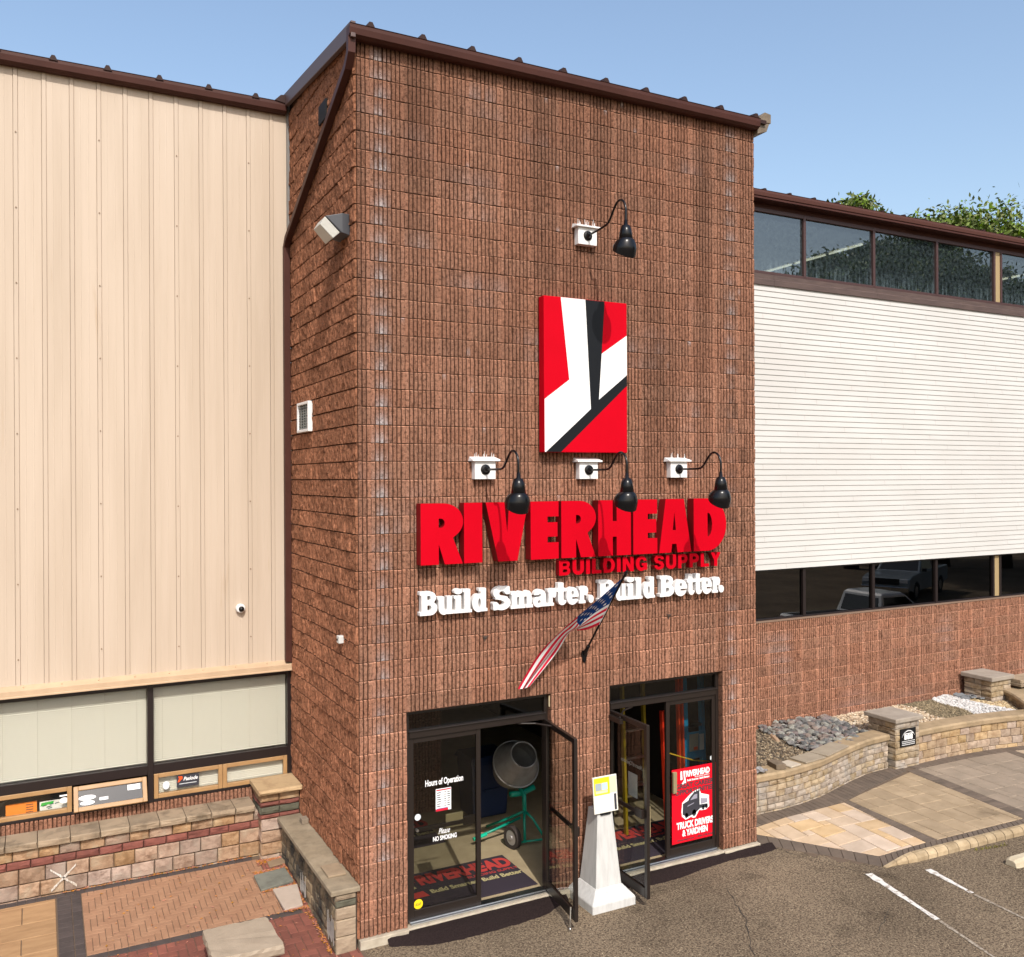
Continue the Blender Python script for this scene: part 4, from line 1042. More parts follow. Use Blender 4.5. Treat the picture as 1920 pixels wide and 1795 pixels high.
for r in range(4):
    for c in range(5 if r % 2 == 0 else 4):
        u0 = .062+(c+(0 if r % 2 == 0 else .5))*.074; v0 = (r+.55)*7/13/4.15
        if u0 > .385: continue
        for sgn in (1, -1):
            pts = []
            for k in range(10):
                rad = (1 if k % 2 == 0 else .42); a = math.pi/2+k*math.pi/5
                u = u0+.022*rad*math.cos(a); v = v0-.038*rad*math.sin(a)
                pts.append(S(u, v)+Nrm(u, v)*.004*sgn)
            cc = S(u0, v0)+Nrm(u0, v0)*.004*sgn
            mb.add([tuple(p) for p in pts]+[tuple(cc)], [(k, (k+1) % 10, 10) for k in range(10)])
mb.build('stars', M_FW, fl, recalc=False)

# ================================================================== SIDE WALL FITTINGS
wp = thing('wall_pack_light', 'dark bronze wall pack light with a pale prismatic lens on the tower side', 'wall light', (0, .35, 7.95))
# housing and lens as a wedge, profile in (x,z), across y
y0, y1 = .20, .56
zt, zb_ = 8.06, 7.84
mb = MB()
mb.ring_loft([[(-.015, y0, zt), (-.015, y1, zt), (-.015, y1, zb_-.02), (-.015, y0, zb_-.02)], [(-.10, y0, zt), (-.10, y1, zt), (-.10, y1, zb_), (-.10, y0, zb_)], [(-.285, y0+.03, zt-.045), (-.285, y1-.03, zt-.045), (-.12, y1-.01, zb_+.005), (-.12, y0+.01, zb_+.005)]])
mb.build('housing', mat('bronze_grey', (.035, .037, .045), .45), wp, bevel=.006)
mb = MB()
mb.ring_loft([[(-.288, y0+.035, zt-.05), (-.288, y1-.035, zt-.05), (-.126, y1-.015, zb_+.004), (-.126, y0+.015, zb_+.004)], [(-.345, y0+.05, zt-.14), (-.345, y1-.05, zt-.14), (-.20, y1-.03, zb_-.065), (-.20, y0+.03, zb_-.065)]])
mb.build('lens', mat('cloudy_lens', (.42, .41, .37), .35, bump=.3, bscale=40), wp, bevel=.006)
vt = thing('wall_vent', 'white framed louvred vent on the tower side wall', 'vent', (0, 2.07, 5.9))
mb = MB(); frame_x = [(1.80, 2.36)]
mb.box(-.075, 1.80, 5.70, -.0, 1.835, 6.09); mb.box(-.075, 2.325, 5.70, 0, 2.36, 6.09); mb.box(-.075, 1.835, 6.055, 0, 2.325, 6.09); mb.box(-.075, 1.835, 5.70, 0, 2.325, 5.735); mb.build('frame', M_WHITE, vt, bevel=.004)
mb = MB()
for yy in (1.96, 2.08, 2.20): mb.box(-.062, yy-.008, 5.735, -.035, yy+.008, 6.055)
for k in range(9): mb.box(-.055, 1.835, 5.745+k*.034, -.03, 2.325, 5.757+k*.034)
mb.box(-.02, 1.835, 5.735, -.005, 2.325, 6.055)
mb.build('louvre', mat('vent_grey', (.16, .17, .16), .5), vt)
jb = thing('junction_box', 'small grey outdoor junction box on the tower side wall below the vent', 'junction box', (0, .5, 3.24))
mb = MB(); mb.box(-.085, .47, 3.20, -.005, .56, 3.285); mb.build('box', mat('galv_grey', (.55, .55, .53), .5), jb, bevel=.006)
mb = MB(); mb.cyl((-.084, .525, 3.24), (-.090, .525, 3.24), .013); mb.cyl((-.084, .49, 3.262), (-.088, .49, 3.262), .006); mb.build('plug', M_BLACKMATT, jb)
# bolts of a former sign
for (bx_, bz_) in ((1.545, 3.205), (4.235, 3.265)):
    mb = MB(); mb.cyl((bx_, -.012, bz_), (bx_, .0, bz_), .022, n=8); mb.cyl((bx_, -.03, bz_), (bx_, -.01, bz_), .009, n=6)
    for k in range(3): a_ = k*2.1+.4; mb.cyl((bx_, -.008, bz_), (bx_+.045*math.cos(a_), -.006, bz_+.045*math.sin(a_)), .006, n=5)
    mb.build('wall_anchor', mat('rusty_iron', (.06, .04, .03), .8), tower)

# ================================================================== PEDESTAL WITH NOTICE
pd = thing('notice_pedestal', 'white painted tapered concrete pedestal between the doors holding a framed notice', 'pedestal', (2.98, -.28, -.1))
M_PED = mat('pedestal_paint', (.52, .515, .50), .8, col2=(.41, .405, .39), nscale=5, stretch=(4, 4, .6), ncon=(.4, .75), bump=.15, bscale=60)
def sq(cx, cyy, h, z): return [(cx-h, cyy-h, z), (cx+h, cyy-h, z), (cx+h, cyy+h, z), (cx-h, cyy+h, z)]
mb = MB(); cx, cyy = 2.985, -.255
mb.ring_loft([sq(cx, cyy, .31, -.11), sq(cx, cyy, .31, .0), sq(cx, cyy, .19, .135)]); mb.build('base', M_PED, pd, bevel=.012)
mb = MB(); mb.ring_loft([sq(cx, cyy, .185, .125), sq(cx, cyy, .105, 1.03)]); mb.build('shaft', M_PED, pd, bevel=.006)
def bfr(u, v, d):   # notice board: faces the lot, leans back a little
    return (cx-.17+u, cyy-.135-d+.10*(v), 1.015+v)
mb = MB(); mb.prism([(.10, -.03), (.24, -.03), (.24, .05), (.10, .05)], lambda u, v, d: bfr(u, v, d), -.06, -.005); mb.build('bracket', M_BLACKMATT, pd)
mb = MB(); mb.prism([(0, 0), (.345, 0), (.345, .43), (0, .43)], lambda u, v, d: bfr(u, v, d), -.012, .006); bd = mb.build('notice_board', mat('board_cream', (.72, .70, .62), .4), pd, bevel=.003)
mb = MB(); f = lambda u, v: bfr(u, v, .0085); f3 = lambda u, v: bfr(u, v, .0105)
q = lambda F_, a, b, c, d, m: mb.quad(F_(a, b), F_(c, b), F_(c, d), F_(a, d), m)
q(f, .012, .215, .235, .418, 0); q(f, .235, .225, .333, .418, 4); q(f3, .03, .27, .115, .355, 2); q(f3, .12, .27, .205, .355, 3); q(f3, .03, .235, .205, .265, 4)
q(f, .012, .015, .285, .205, 1); q(f, .292, .015, .325, .205, 5)
for k in range(6): q(f3, .06, .05+.024*k, .24-.03*(k % 3), .057+.024*k, 6)
mb.build('print', [M_STK[3], M_VINYL, mat('photo_grey', (.30, .36, .40), .5), mat('photo_blue', (.42, .52, .66), .5), mat('print_tan', (.62, .56, .40), .5), M_STK[1], mat('print_pale', (.55, .55, .55), .5)], bd, recalc=False)

# ================================================================== HIRING POSTER
po = thing('hiring_poster', 'red hiring poster for truck drivers taped low on the right-hand glass door', 'poster', (4.72, .1, .2))
mb = MB(); mb.box(4.345, .0885, .186, 5.103, .0925, 1.182); mb.build('sheet', mat('poster_red', (.60, .006, .018), .5, spec=.1), po)
mb = MB(); F = lambda u, v: (u, .0865, v); F3 = lambda u, v: (u, .0845, v); F5 = lambda u, v: (u, .0825, v)
fit_text(mb, 'RIVERHEAD', 4.585, 4.985, 1.055, 1.140, F, 0, bold=.05)
fit_text(mb, 'BUILDING SUPPLY', 4.73, 4.985, 1.031, 1.048, F, 0, bold=.02)
fit_text(mb, 'Build Smarter. Build Better.', 4.60, 4.985, .995, 1.024, F, 0, bold=.04)
mb.add([F(*p) for p in ((4.487, 1.145), (4.515, 1.145), (4.522, 1.03), (4.487, 1.03))], [(0,1,2,3)], 0)
mb.add([F(*p) for p in ((4.535, 1.145), (4.575, 1.145), (4.565, 1.08), (4.58, 1.0), (4.58, .965), (4.50, .965), (4.545, 1.02))], [(0,1,2,6),(6,2,3,4,5)], 0)
fit_text(mb, 'GREAT CAREER', 4.41, 5.055, .912, .978, F, 1, bold=.035)
fit_text(mb, 'OPPORTUNITIES', 4.40, 5.06, .828, .896, F, 1, bold=.035)
tr = [(4.50, .60), (4.515, .72), (4.61, .79), (4.70, .845), (4.81, .868), (4.83, .80), (4.97, .755), (4.975, .60), (4.92, .565), (4.86, .565), (4.80, .575), (4.74, .49), (4.70, .485), (4.66, .51), (4.62, .495), (4.57, .485), (4.51, .535)]
mb.add([F(*p) for p in tr], [tuple(range(len(tr)))], 0)
mb.add([F3(*p) for p in ((4.52, .56), (4.525, .705), (4.615, .735), (4.635, .77), (4.71, .832), (4.805, .845), (4.81, .595), (4.73, .545), (4.60, .515))], [tuple(range(9))], 1)
mb.add([F5(*p) for p in ((4.645, .735), (4.715, .80), (4.765, .805), (4.765, .745))], [(0,1,2,3)], 2)
mb.add([F5(*p) for p in ((4.60, .655), (4.71, .685), (4.71, .695), (4.60, .667))], [(0,1,2,3)], 2)
for (a, b, c, d) in ((4.82, .62, .955, .73),): mb.add([F3(4.81, .60), F3(4.945, .60), F3(4.945, .645), F3(4.81, .65)], [(0,1,2,3)], 1); mb.add([F3(4.825, .655), F3(4.94, .66), F3(4.94, .715), F3(4.825, .735)], [(0,1,2,3)], 2)
def pdisc(x, z, r, fn, m): mb.add([fn(x+r*.8*math.cos(2*math.pi*k/14), z+r*math.sin(2*math.pi*k/14)) for k in range(14)], [tuple(range(14))], m)
for (x, z, r) in ((4.585, .54, .035), (4.715, .555, .045), (4.87, .60, .03), (4.925, .61, .03)): pdisc(x, z, r, F3, 1)
fit_text(mb, 'TRUCK DRIVERS', 4.42, 5.045, .37, .465, F, 0, bold=.05)
fit_text(mb, '& YARDMEN', 4.515, 4.945, .265, .355, F, 0, bold=.05)
fit_text(mb, 'rbscareers.com  1-800-378-3650', 4.425, 5.04, .212, .238, F, 1, bold=.03)
mb.build('print', [M_VINYL, MATS['ink_dark'], mat('print_grey', (.28, .27, .33), .5)], po, recalc=False)

# ================================================================== MATS, MIXER, BIN, LADDERS
def doormat(name, label, x0, x1, y0, y1, tx, flipped=False):
    t = thing(name, label, 'doormat', ((x0+x1)/2, (y0+y1)/2, .005), 'printed entrance mats')
    mb = MB(); mb.box(x0, y0, .005, x1, y1, .018); mb.build('pile', M_MAT, t, bevel=.005)
    mb = MB(); F = lambda u, v: (tx+u, y0+.27+v*.95, .0205)
    fit_text(mb, 'RIVERHEAD', .18, 1.48, .37, .68, F, 0, bold=.055)
    fit_text(mb, 'BUILDING SUPPLY', .78, 1.50, .27, .335, F, 0, bold=.02)
    fit_text(mb, 'Build Smarter. Build Better.', .22, 1.50, .10, .21, F, 1, bold=.035)
    mb.add([F(*p) for p in ((-.10, .67), (.10, .67), (.14, .50), (-.02, .42), (-.10, .44))], [(0,1,2,3,4)], 0)
    mb.add([F(*p) for p in ((-.04, .38), (.08, .44), (.10, .33), (-.02, .28))], [(0,1,2,3)], 1)
    mb.add([F(*p) for p in ((-.10, .06), (.17, .06), (.14, .22), (-.05, .20))], [(0,1,2,3)], 0)
    mb.build('print', [mat('mat_red', (.42, .035, .03), .9), mat('mat_cream', (.42, .36, .18), .9)], t, recalc=False)
doormat('entrance_mat', 'dark mat with red lettering just inside the left doorway', .70, 2.39, .26, 1.25, .90)
doormat('entrance_mat', 'dark mat with red lettering further back in the hall, behind the door sticker', .30, 1.90, 2.02, 3.02, .45)
doormat('entrance_mat', 'dark mat with red lettering just inside the right doorway', 3.45, 5.10, .26, 1.25, 3.62)

mx = thing('cement_mixer', 'grey drum cement mixer on a green wheeled stand inside the left doorway', 'cement mixer', (2.85, 1.6, 0))
ax = Vector((-.06, -.80, .60)).normalized(); cD = Vector((2.93, 1.87, .985)); up_ = ax.orthogonal().normalized(); sd = ax.cross(up_)
MD = Matrix(((up_.x, sd.x, ax.x, cD.x), (up_.y, sd.y, ax.y, cD.y), (up_.z, sd.z, ax.z, cD.z), (0, 0, 0, 1)))
M_DRUM = mat('drum_grey', (.34, .325, .30), .5, col2=(.25, .235, .215), nscale=6, metal=.2); M_GREEN = mat('frame_green', (.0, .24, .155), .4)
mb = MB(); mb.lathe([(.14, -.36), (.24, -.33), (.325, -.08), (.335, 0), (.32, .05), (.185, .36)], MD, 36, True, False); mb.lathe([(.18, .36), (.30, .05), (.31, -.1), (.2, -.3)], MD, 36, False, True)
dr = mb.build('drum', M_DRUM, mx, smooth=False, recalc=False)
mb = MB(); mb.tube([tuple(MD @ Vector((.186*math.cos(t), .186*math.sin(t), .36))) for t in np.linspace(0, 2*math.pi, 37)], .010, 8); mb.tube([tuple(MD @ Vector((.34*math.cos(t), .34*math.sin(t), .01))) for t in np.linspace(0, 2*math.pi, 41)], .011, 8)
mb.build('rim', mat('rim_steel', (.45, .43, .4), .35, .6), dr, smooth=True)
mb = MB(); mb.lathe([(.335, -.2), (.333, -.195)], MD, 4); 
mb = MB(); fd = Vector((2.90, 1.55, .42))
mb.tube([(2.93, 1.78, .70), (2.92, 1.6, .62), fd], .032, 8); mb.tube([(2.72, 1.62, .66), (2.93, 1.70, .615), (3.12, 1.66, .69)], .04, 8)
mb.tube([fd, (2.84, 1.45, .33), (2.80, 1.36, .06)], .019, 8); mb.tube([fd, (2.98, 1.46, .33), (3.10, 1.30, .06)], .019, 8); mb.tube([(2.72, 1.38, .075), (3.35, 1.26, .075)], .016, 8)
mb.tube([fd, (2.75, 1.9, .2), (2.6, 2.15, .06)], .019, 8); mb.tube([(2.22, 1.70, .12), (2.55, 1.72, .18), (2.93, 1.74, .26)], .019, 8)
mb.build('stand', M_GREEN, mx, smooth=True)
mb = MB(); mb.tube([(2.17, 1.69, .11), (2.38, 1.705, .14)], .026, 8); mb.build('handle', mat('grip_green', (.0, .42, .26), .4), mx)
for (x, y, r) in ((2.63, 1.40, .155), (3.40, 1.25, .155)):
    M_ = Matrix.Translation((x, y, r)) @ Matrix.Rotation(R(12), 4, 'Z') @ Matrix.Rotation(R(90), 4, 'Y')
    mb = MB(); mb.lathe([(r*.66, -.035), (r*.95, -.04), (r, -.02), (r, .02), (r*.95, .04), (r*.66, .035)], M_, 28, False, False); w = mb.build('wheel', mat('tyre_rubber', (.03, .022, .018), .85), mx, smooth=False)
    mb = MB(); mb.lathe([(r*.66, -.03), (r*.6, -.02), (r*.25, -.015), (.03, -.045)], M_, 18); mb.lathe([(r*.66, .03), (r*.6, .02), (r*.25, .015), (.03, .045)], M_, 18); mb.build('rim', mat('rim_grey', (.35, .33, .32), .4, .4), w)
bn = thing('storage_bin', 'dark blue plastic bin standing in the shade behind the mixer', 'bin', (2.85, 2.75, 0))
mb = MB(); mb.ring_loft([[(2.56, 2.52, .03), (3.12, 2.52, .03), (3.12, 3.0, .03), (2.56, 3.0, .03)], [(2.52, 2.48, .86), (3.16, 2.48, .86), (3.16, 3.04, .86), (2.52, 3.04, .86)]]); mb.build('body', mat('navy_plastic', (.006, .016, .05), .4), bn, bevel=.03)
mb = MB(); mb.ring_loft([[(2.49, 2.45, .86), (3.19, 2.45, .86), (3.19, 3.07, .86), (2.49, 3.07, .86)], [(2.53, 2.49, .95), (3.15, 2.49, .95), (3.15, 3.03, .95), (2.53, 3.03, .95)]]); mb.build('lid', MATS['navy_plastic'], bn, bevel=.015)
mb = MB(); mb.box(2.72, 2.46, .42, 2.98, 2.49, .46); mb.build('handle', MATS['navy_plastic'], bn)

def ladder(label, x0, x1, y, h, col, lean, z0=.01, nst=6, sheet=False, rw=.035):
    t = thing('ladder', label, 'ladder', ((x0+x1)/2, y, 0), 'ladders for sale behind the right doorway')
    m = mat('fibreglass_'+label.split()[0], col, .35)
    mb = MB()
    for x in (x0, x1):
        mb.add([(x-rw, y, z0), (x+rw, y, z0), (x+rw, y+.07, z0), (x-rw, y+.07, z0), (x-rw, y+lean, h), (x+rw, y+lean, h), (x+rw, y+.07+lean, h), (x-rw, y+.07+lean, h)], [(0,3,2,1),(4,5,6,7),(0,1,5,4),(1,2,6,5),(2,3,7,6),(3,0,4,7)])
    mb.build('rail', m, t, bevel=.006)
    for k in range(nst):
        z = .28+k*(h-.4)/max(1, nst-1); ya = y+lean*z/h
        s = MB(); s.box(x0+.03, ya-.0, z, x1-.03, ya+.08, z+.03); s.build('step', M_ALU, t)
    if sheet:
        s = MB(); z0_, z1_ = 1.08, 1.36; ya = y+lean*1.2/h-.012
        s.box(x0-.02, ya, z0_-.08, x1+.02, ya+.006, z1_+.03, 0); s.box(x0+.03, ya-.004, z0_+.03, x0+.20, ya-.001, z1_, 1); s.box(x0+.215, ya-.004, z0_+.03, x1-.01, ya-.001, z1_-.02, 2)
        s.box(x0+.11, ya-.006, z0_+.045, x0+.18, ya-.004, z0_+.09, 3)
        s.build('label_sheet', [m, mat('label_grey', (.36, .34, .30), .5), M_VINYL, MATS['ink_orange']], t)
    return t
ladder('blue step ladder with a printed label sheet behind the right glass door', 5.19, 5.50, .78, 2.75, (.015, .27, .52), .12, nst=7, sheet=True)
ladder('slim orange ladder standing beside the blue one behind the right glass door', 5.03, 5.10, .74, 2.75, (.72, .06, .008), .1, nst=1, rw=.012)
ladder('yellow ladder in the opening between the two leaves of the right doorway', 4.26, 4.62, 1.0, 2.75, (.22, .155, .006), .12, nst=7, rw=.02)
ladder('short red ladder leaning beside the yellow one in the right doorway', 4.75, 4.80, .70, 1.75, (.65, .03, .008), .12, nst=1, rw=.014)
ladder('dull blue ladder at the back behind the open right leaf', 3.75, 4.02, 1.15, 2.7, (.006, .018, .07), .1, nst=6)
rp = thing('yellow_rope', 'thin yellow rope strung across the ladders behind the right door', 'rope', (5, .66, 1.2))
mb = MB(); mb.tube([(4.70, .64, 1.22), (4.95, .65, 1.12), (5.2, .66, 1.03), (5.55, .68, .96)], .010, 6); mb.build('strand', mat('rope_yellow', (.75, .45, .02), .7), rp)

# ================================================================== LEFT PATIO
def pz(y): return -.088+.07*max(0, y)+.0
M_PTAN = mat('tan_flag', (.36, .215, .105), .85, col2=(.28, .16, .075), nscale=3, island=.10, bump=.3, bscale=60, stretch=(1, 4, 1))
M_HERR = mat('herringbone_brick', (.30, .165, .095), .85, col2=(.25, .13, .073), nscale=5, island=.07, bump=.3, bscale=90)
M_RBRICK = mat('red_paver', (.20, .066, .044), .88, col2=(.14, .046, .033), nscale=4, island=.22, bump=.3, bscale=90)
M_DARKP = mat('charcoal_paver', (.062, .046, .042), .9, col2=(.045, .034, .031), nscale=6, island=.12, bump=.2, bscale=80)
M_JOINT = mat('joint_sand', (.11, .075, .05), .95)
def paver(mb, poly, zf, g=.003, c=.004, th=.05):
    """bevelled paver with the given outline; zf(x,y) is the surface height"""
    cx = sum(p[0] for p in poly)/len(poly); cyy = sum(p[1] for p in poly)/len(poly)
    def ins(d):
        out = []; n = len(poly)
        for i in range(n):
            a = Vector(poly[i-1]); b = Vector(poly[i]); c_ = Vector(poly[(i+1) % n])
            e1 = (b-a).normalized(); e2 = (c_-b).normalized(); n1 = Vector((-e1.y, e1.x)); n2 = Vector((-e2.y, e2.x))
            m = n1+n2; l = m.length
            if l < 1e-6: out.append(b); continue
            m /= l; out.append(b+m*min(d/max(.3, m.dot(n1)), d*3))
        return out
    ar = sum(poly[i-1][0]*poly[i][1]-poly[i][0]*poly[i-1][1] for i in range(len(poly)))
    if ar < 0: poly = poly[::-1]
    if abs(ar) < .0012: return
    dz = random.uniform(-.0015, .0015)
    r0 = [(p.x, p.y, zf(p.x, p.y)-th) for p in ins(g)]; r1 = [(p.x, p.y, zf(p.x, p.y)-c+dz) for p in ins(g)]; r2 = [(p.x, p.y, zf(p.x, p.y)+dz) for p in ins(g+c)]
    mb.ring_loft([r0, r1, r2], False, True)
def clip(poly, conv):
    """Sutherland-Hodgman, conv counter-clockwise"""
    out = list(poly)
    for i in range(len(conv)):
        a = conv[i]; b = conv[(i+1) % len(conv)]; src = out; out = []
        f = lambda p: (b[0]-a[0])*(p[1]-a[1])-(b[1]-a[1])*(p[0]-a[0])
        for k in range(len(src)):
            p, q = src[k-1], src[k]; fp, fq = f(p), f(q)
            if (fp >= 0) != (fq >= 0): t = fp/(fp-fq); out.append((p[0]+(q[0]-p[0])*t, p[1]+(q[1]-p[1])*t))
            if fq >= 0: out.append(q)
        if not out: return []
    return out
rect = lambda a, b, c, d: [(a, b), (c, b), (c, d), (a, d)]
zl_ = lambda x, y: pz(y)
mb = MB()
for (x0, y0, x1, y1) in ((-9, 2.65, .02, -2.5),):
    for ya, yb in ((2.65, 0), (0, -2.5)): mb.quad((x0, yb, pz(yb)-.009), (x1, yb, pz(yb)-.009), (x1, ya, pz(ya)-.009), (x0, ya, pz(ya)-.009))
struct(mb.build('patio_bed', M_JOINT, recalc=False))
mb = MB(); row = 0; yy = 2.50
for h in (.075, .40, .325, .33, .40, .325, .4, .33, .40, .4, .4):   # tan flags, left
    x = -2.965-(.36 if row % 2 else .0)-.01
    xs = [-2.965]
    x = -2.965-(.35 if row % 2 else .62)
    while x > -8: xs.append(x); x -= .62
    for a, b in zip(xs[:-1], xs[1:]): paver(mb, rect(b, yy-h, a, yy), zl_, .004, .005)
    yy -= h; row += 1
struct(mb.build('tan_flag_paving', M_PTAN, recalc=False))
mb = MB()
x = -8.0
while x < -.66: paver(mb, rect(x, 2.505, x+.105, 2.60), zl_); x += .105
for k in range(46):
    y1 = 2.50-k*.105; paver(mb, rect(-2.955, y1-.105, -2.80, y1), zl_); paver(mb, rect(-2.798, y1-.105, -2.695, y1), zl_)
x = -2.69
while x < -.40: paver(mb, rect(x, .975, min(x+.21, -.39), 1.075), zl_); x += .21
struct(mb.build('charcoal_paver_bands', M_DARKP, recalc=False))
mb = MB(); wv = .0695; conv = rect(-2.69, 1.08, -.585, 2.50)
for r in range(-2, 22):
    for c in range(-6, 34):
        m = (c-r) % 6
        if m == 0: q = rect(-2.69+c*wv, 1.08+r*wv, -2.69+(c+3)*wv, 1.08+(r+1)*wv)
        elif m == 5: q = rect(-2.69+c*wv, 1.08+r*wv, -2.69+(c+1)*wv, 1.08+(r+3)*wv)
        else: continue
        q = clip(q, conv)
        if len(q) > 2: paver(mb, q, zl_, .0025, .003)
struct(mb.build('herringbone_paving', M_HERR, recalc=False))
mb = MB(); conv = rect(-2.69, -2.2, -.02, .97); wv = .098   # red brick, basket of herringbone 2:1
conv2 = rect(-.38, .97, -.02, 2.5); conv3 = rect(-.58, 1.08, -.38, 2.5)
for r in range(-24, 40):
    for c in range(-4, 34):
        m = (c-r) % 4
        if m == 0: q0 = rect(-2.69+c*wv, r*wv, -2.69+(c+2)*wv, (r+1)*wv)
        elif m == 3: q0 = rect(-2.69+c*wv, r*wv, -2.69+(c+1)*wv, (r+2)*wv)
        else: continue
        for cv in (conv, conv2, conv3):
            q = clip(q0, cv)
            if len(q) > 2: paver(mb, q, zl_, .003, .004)
struct(mb.build('red_brick_paving', M_RBRICK, recalc=False))
# two loose sample slabs
mb = MB()
def slab(poly, z0f, th, name, m, label):
    mb = MB(); r0 = [(x, y, pz(y)+.002) for x, y in poly]; r1 = [(x, y, pz(y)+th) for x, y in poly]; mb.ring_loft([r0, r1])
    return tag(mb.build(name, m, bevel=.006), label, 'paving slab', 'sample slabs lying on the herringbone paving')
slab([(-.73, 1.62), (-.31, 1.70), (-.335, 2.07), (-.735, 2.02)], pz, .035, 'sample_slab', mat('bluestone', (.165, .165, .135), .8, col2=(.11, .11, .09), nscale=7, ncon=(.4, .7), bump=.3), 'dark grey green stone sample slab lying beside the low end wall')
slab([(-.575, 1.065), (-.35, 1.10), (-.29, 1.60), (-.595, 1.60)], pz, .03, 'sample_slab', mat('pale_slab', (.42, .34, .28), .8, col2=(.36, .29, .235), nscale=5, bump=.15), 'pale cream sample slab lying in front of the dark grey one')
slab([(-.50, 2.18), (-.16, 2.24), (-.17, 2.40), (-.50, 2.34)], pz, .02, 'sample_slab', mat('tan_slab', (.24, .165, .10), .85, col2=(.19, .13, .08), nscale=6), 'tan brown sample slab at the foot of the stone pillar')

# stone block helpers
def pblock(mb, o, ux, uz, un, w, h, d, j=.008, c=.013):
    """rough pillowed block: face on the un side, lower-left corner of the face at o"""
    o = Vector(o); ux = Vector(ux); uz = Vector(uz); un = Vector(un)
    g = .004
    def P(a, b, n): return tuple(o+ux*a+uz*b+un*n)
    r0 = [P(g, g, -d), P(w-g, g, -d), P(w-g, h-g, -d), P(g, h-g, -d)]
    r1 = [P(g, g, -c), P(w-g, g, -c), P(w-g, h-g, -c), P(g, h-g, -c)]
    e = lambda: random.uniform(-j, j)
    r2 = [P(g+c, g+c, e()), P(w/2, g+c*.8, e()+.004), P(w-g-c, g+c, e()), P(w-g-c*.8, h/2, e()+.004), P(w-g-c, h-g-c, e()), P(w/2, h-g-c*.8, e()+.004), P(g+c, h-g-c, e()), P(g+c*.8, h/2, e()+.004)]
    b = len(mb.v)
    mb.v.extend(r0+r1+r2); mid = P(w/2, h/2, .008+e()); mb.v.append(mid); mb.c.extend([mb.col]*17)
    F = [(0,1,5,4),(1,2,6,5),(2,3,7,6),(3,0,4,7),(4,5,10,9,8),(5,6,12,11,10),(6,7,14,13,12),(7,4,8,15,14)]
    F += [(8+i, 8+(i+1) % 8, 16) for i in range(8)]
    for f in F: mb.f.append(tuple(i+b for i in f)); mb.m.append(mb.cur)
M_STONE = mat('tumbled_stone', (.335, .222, .148), .92, spec=.15, col2=(.17, .095, .056), nscale=10, ncon=(.42, .66), island=.16, islandhue=.006, bump=.8, bscale=50, col3=(.40, .31, .22), n3scale=5, n3=(.5, .7))
M_REDST = mat('red_stone', (.20, .066, .047), .9, col2=(.14, .045, .034), nscale=10, island=.18, bump=.5, bscale=70)
M_CAP = mat('cap_stone', (.30, .225, .15), .9, col2=(.13, .095, .06), nscale=6, ncon=(.45, .7), island=.12, bump=.6, bscale=50, col3=(.37, .29, .20), n3scale=3)
M_GRNST = mat('green_stone', (.10, .095, .065), .9, col2=(.07, .066, .045), nscale=12, bump=.5, bscale=60)
M_GROUT = mat('dark_gap', (.035, .024, .017), .95)
rwll = thing('low_retaining_wall', 'low retaining wall of tan blocks with one red course under the office windows', 'wall', (-4, 2.7, .1))
X_, Z_ = (1, 0, 0), (0, 0, 1)
mb = MB()
for zr, h, ms in ((-.02, .118, 0), (.10, .178, 0), (.28, .178, 0), (.46, .098, 1), (.56, .13, 0)):
    x = -8.9-random.uniform(0, .2)
    mb.cur = ms
    while x < -.47:
        w = random.uniform(.215, .285) if ms == 0 else random.uniform(.24, .28)
        if ms == 0 and random.random() < .08: w *= .55
        w = min(w, -.46-x)
        if w < .04: break
        pblock(mb, (x, 2.605, zr), X_, Z_, (0, -1, 0), w, h, .22); x += w
mb.cur = 2; mb.box(-8.9, 2.64, -.05, -.46, 2.80, .68)
mb.build('block_courses', [M_STONE, M_REDST, M_GROUT], rwll, recalc=False)
mb = MB(); x = -8.9
while x < -.62:
    w = min(random.uniform(.30, .36), -.60-x)
    if w < .05: break
    pblock(mb, (x, 2.555, .692), X_, Z_, (0, -1, 0), w, .088, .40, .008, .012); x += w
mb.build('cap_stones', M_CAP, rwll, recalc=False)
mb = MB()   # chalk cross on the wall
M_CHALK = mat('chalk', (.62, .58, .53), .95, col2=(.42, .33, .24), nscale=14, ncon=(.45, .7))
for a, b in (((-3.02, .40), (-2.73, .155)), ((-3.01, .15), (-2.74, .415))):
    n = 12
    for k in range(n):
        t0, t1 = k/n, (k+.9)/n; xa, za = a[0]+(b[0]-a[0])*t0, a[1]+(b[1]-a[1])*t0; xb, zb2 = a[0]+(b[0]-a[0])*t1, a[1]+(b[1]-a[1])*t1; w = .016*random.uniform(.6, 1.3)
        mb.quad((xa, 2.588, za-w), (xb, 2.588, zb2-w), (xb, 2.588, zb2+w), (xa, 2.588, za+w))
mb.build('chalk_mark', M_CHALK, rwll, recalc=False)
# stone pillar in the corner
pl = thing('stone_pillar', 'short stone pillar with a thick tan cap in the corner by the tower', 'pillar', (-.3, 2.7, .05))
mb = MB()
for zr, h, ms in ((.04, .085, 0), (.125, .16, 0), (.285, .16, 0), (.445, .16, 0), (.608, .056, 1), (.666, .096, 2), (.764, .062, 1), (.828, .115, 0)):
    mb.cur = ms; xx = -.545; up_h = zr > .6
    xe = -.03
    ws_ = [xe-xx] if (h > .15 and not up_h) else [(xe-xx)*.48, (xe-xx)*.52]
    if up_h: xx -= .012
    for w in ws_: pblock(mb, (xx, 2.455-(.012 if up_h else 0), zr), X_, Z_, (0, -1, 0), w, h, .25); xx += w
    pblock(mb, (-.545-(.012 if up_h else 0), 2.92, zr), (0, -1, 0), Z_, (-1, 0, 0), .46, h, .2)
mb.cur = 3; mb.box(-.52, 2.48, 0, -.03, 2.93, .94)
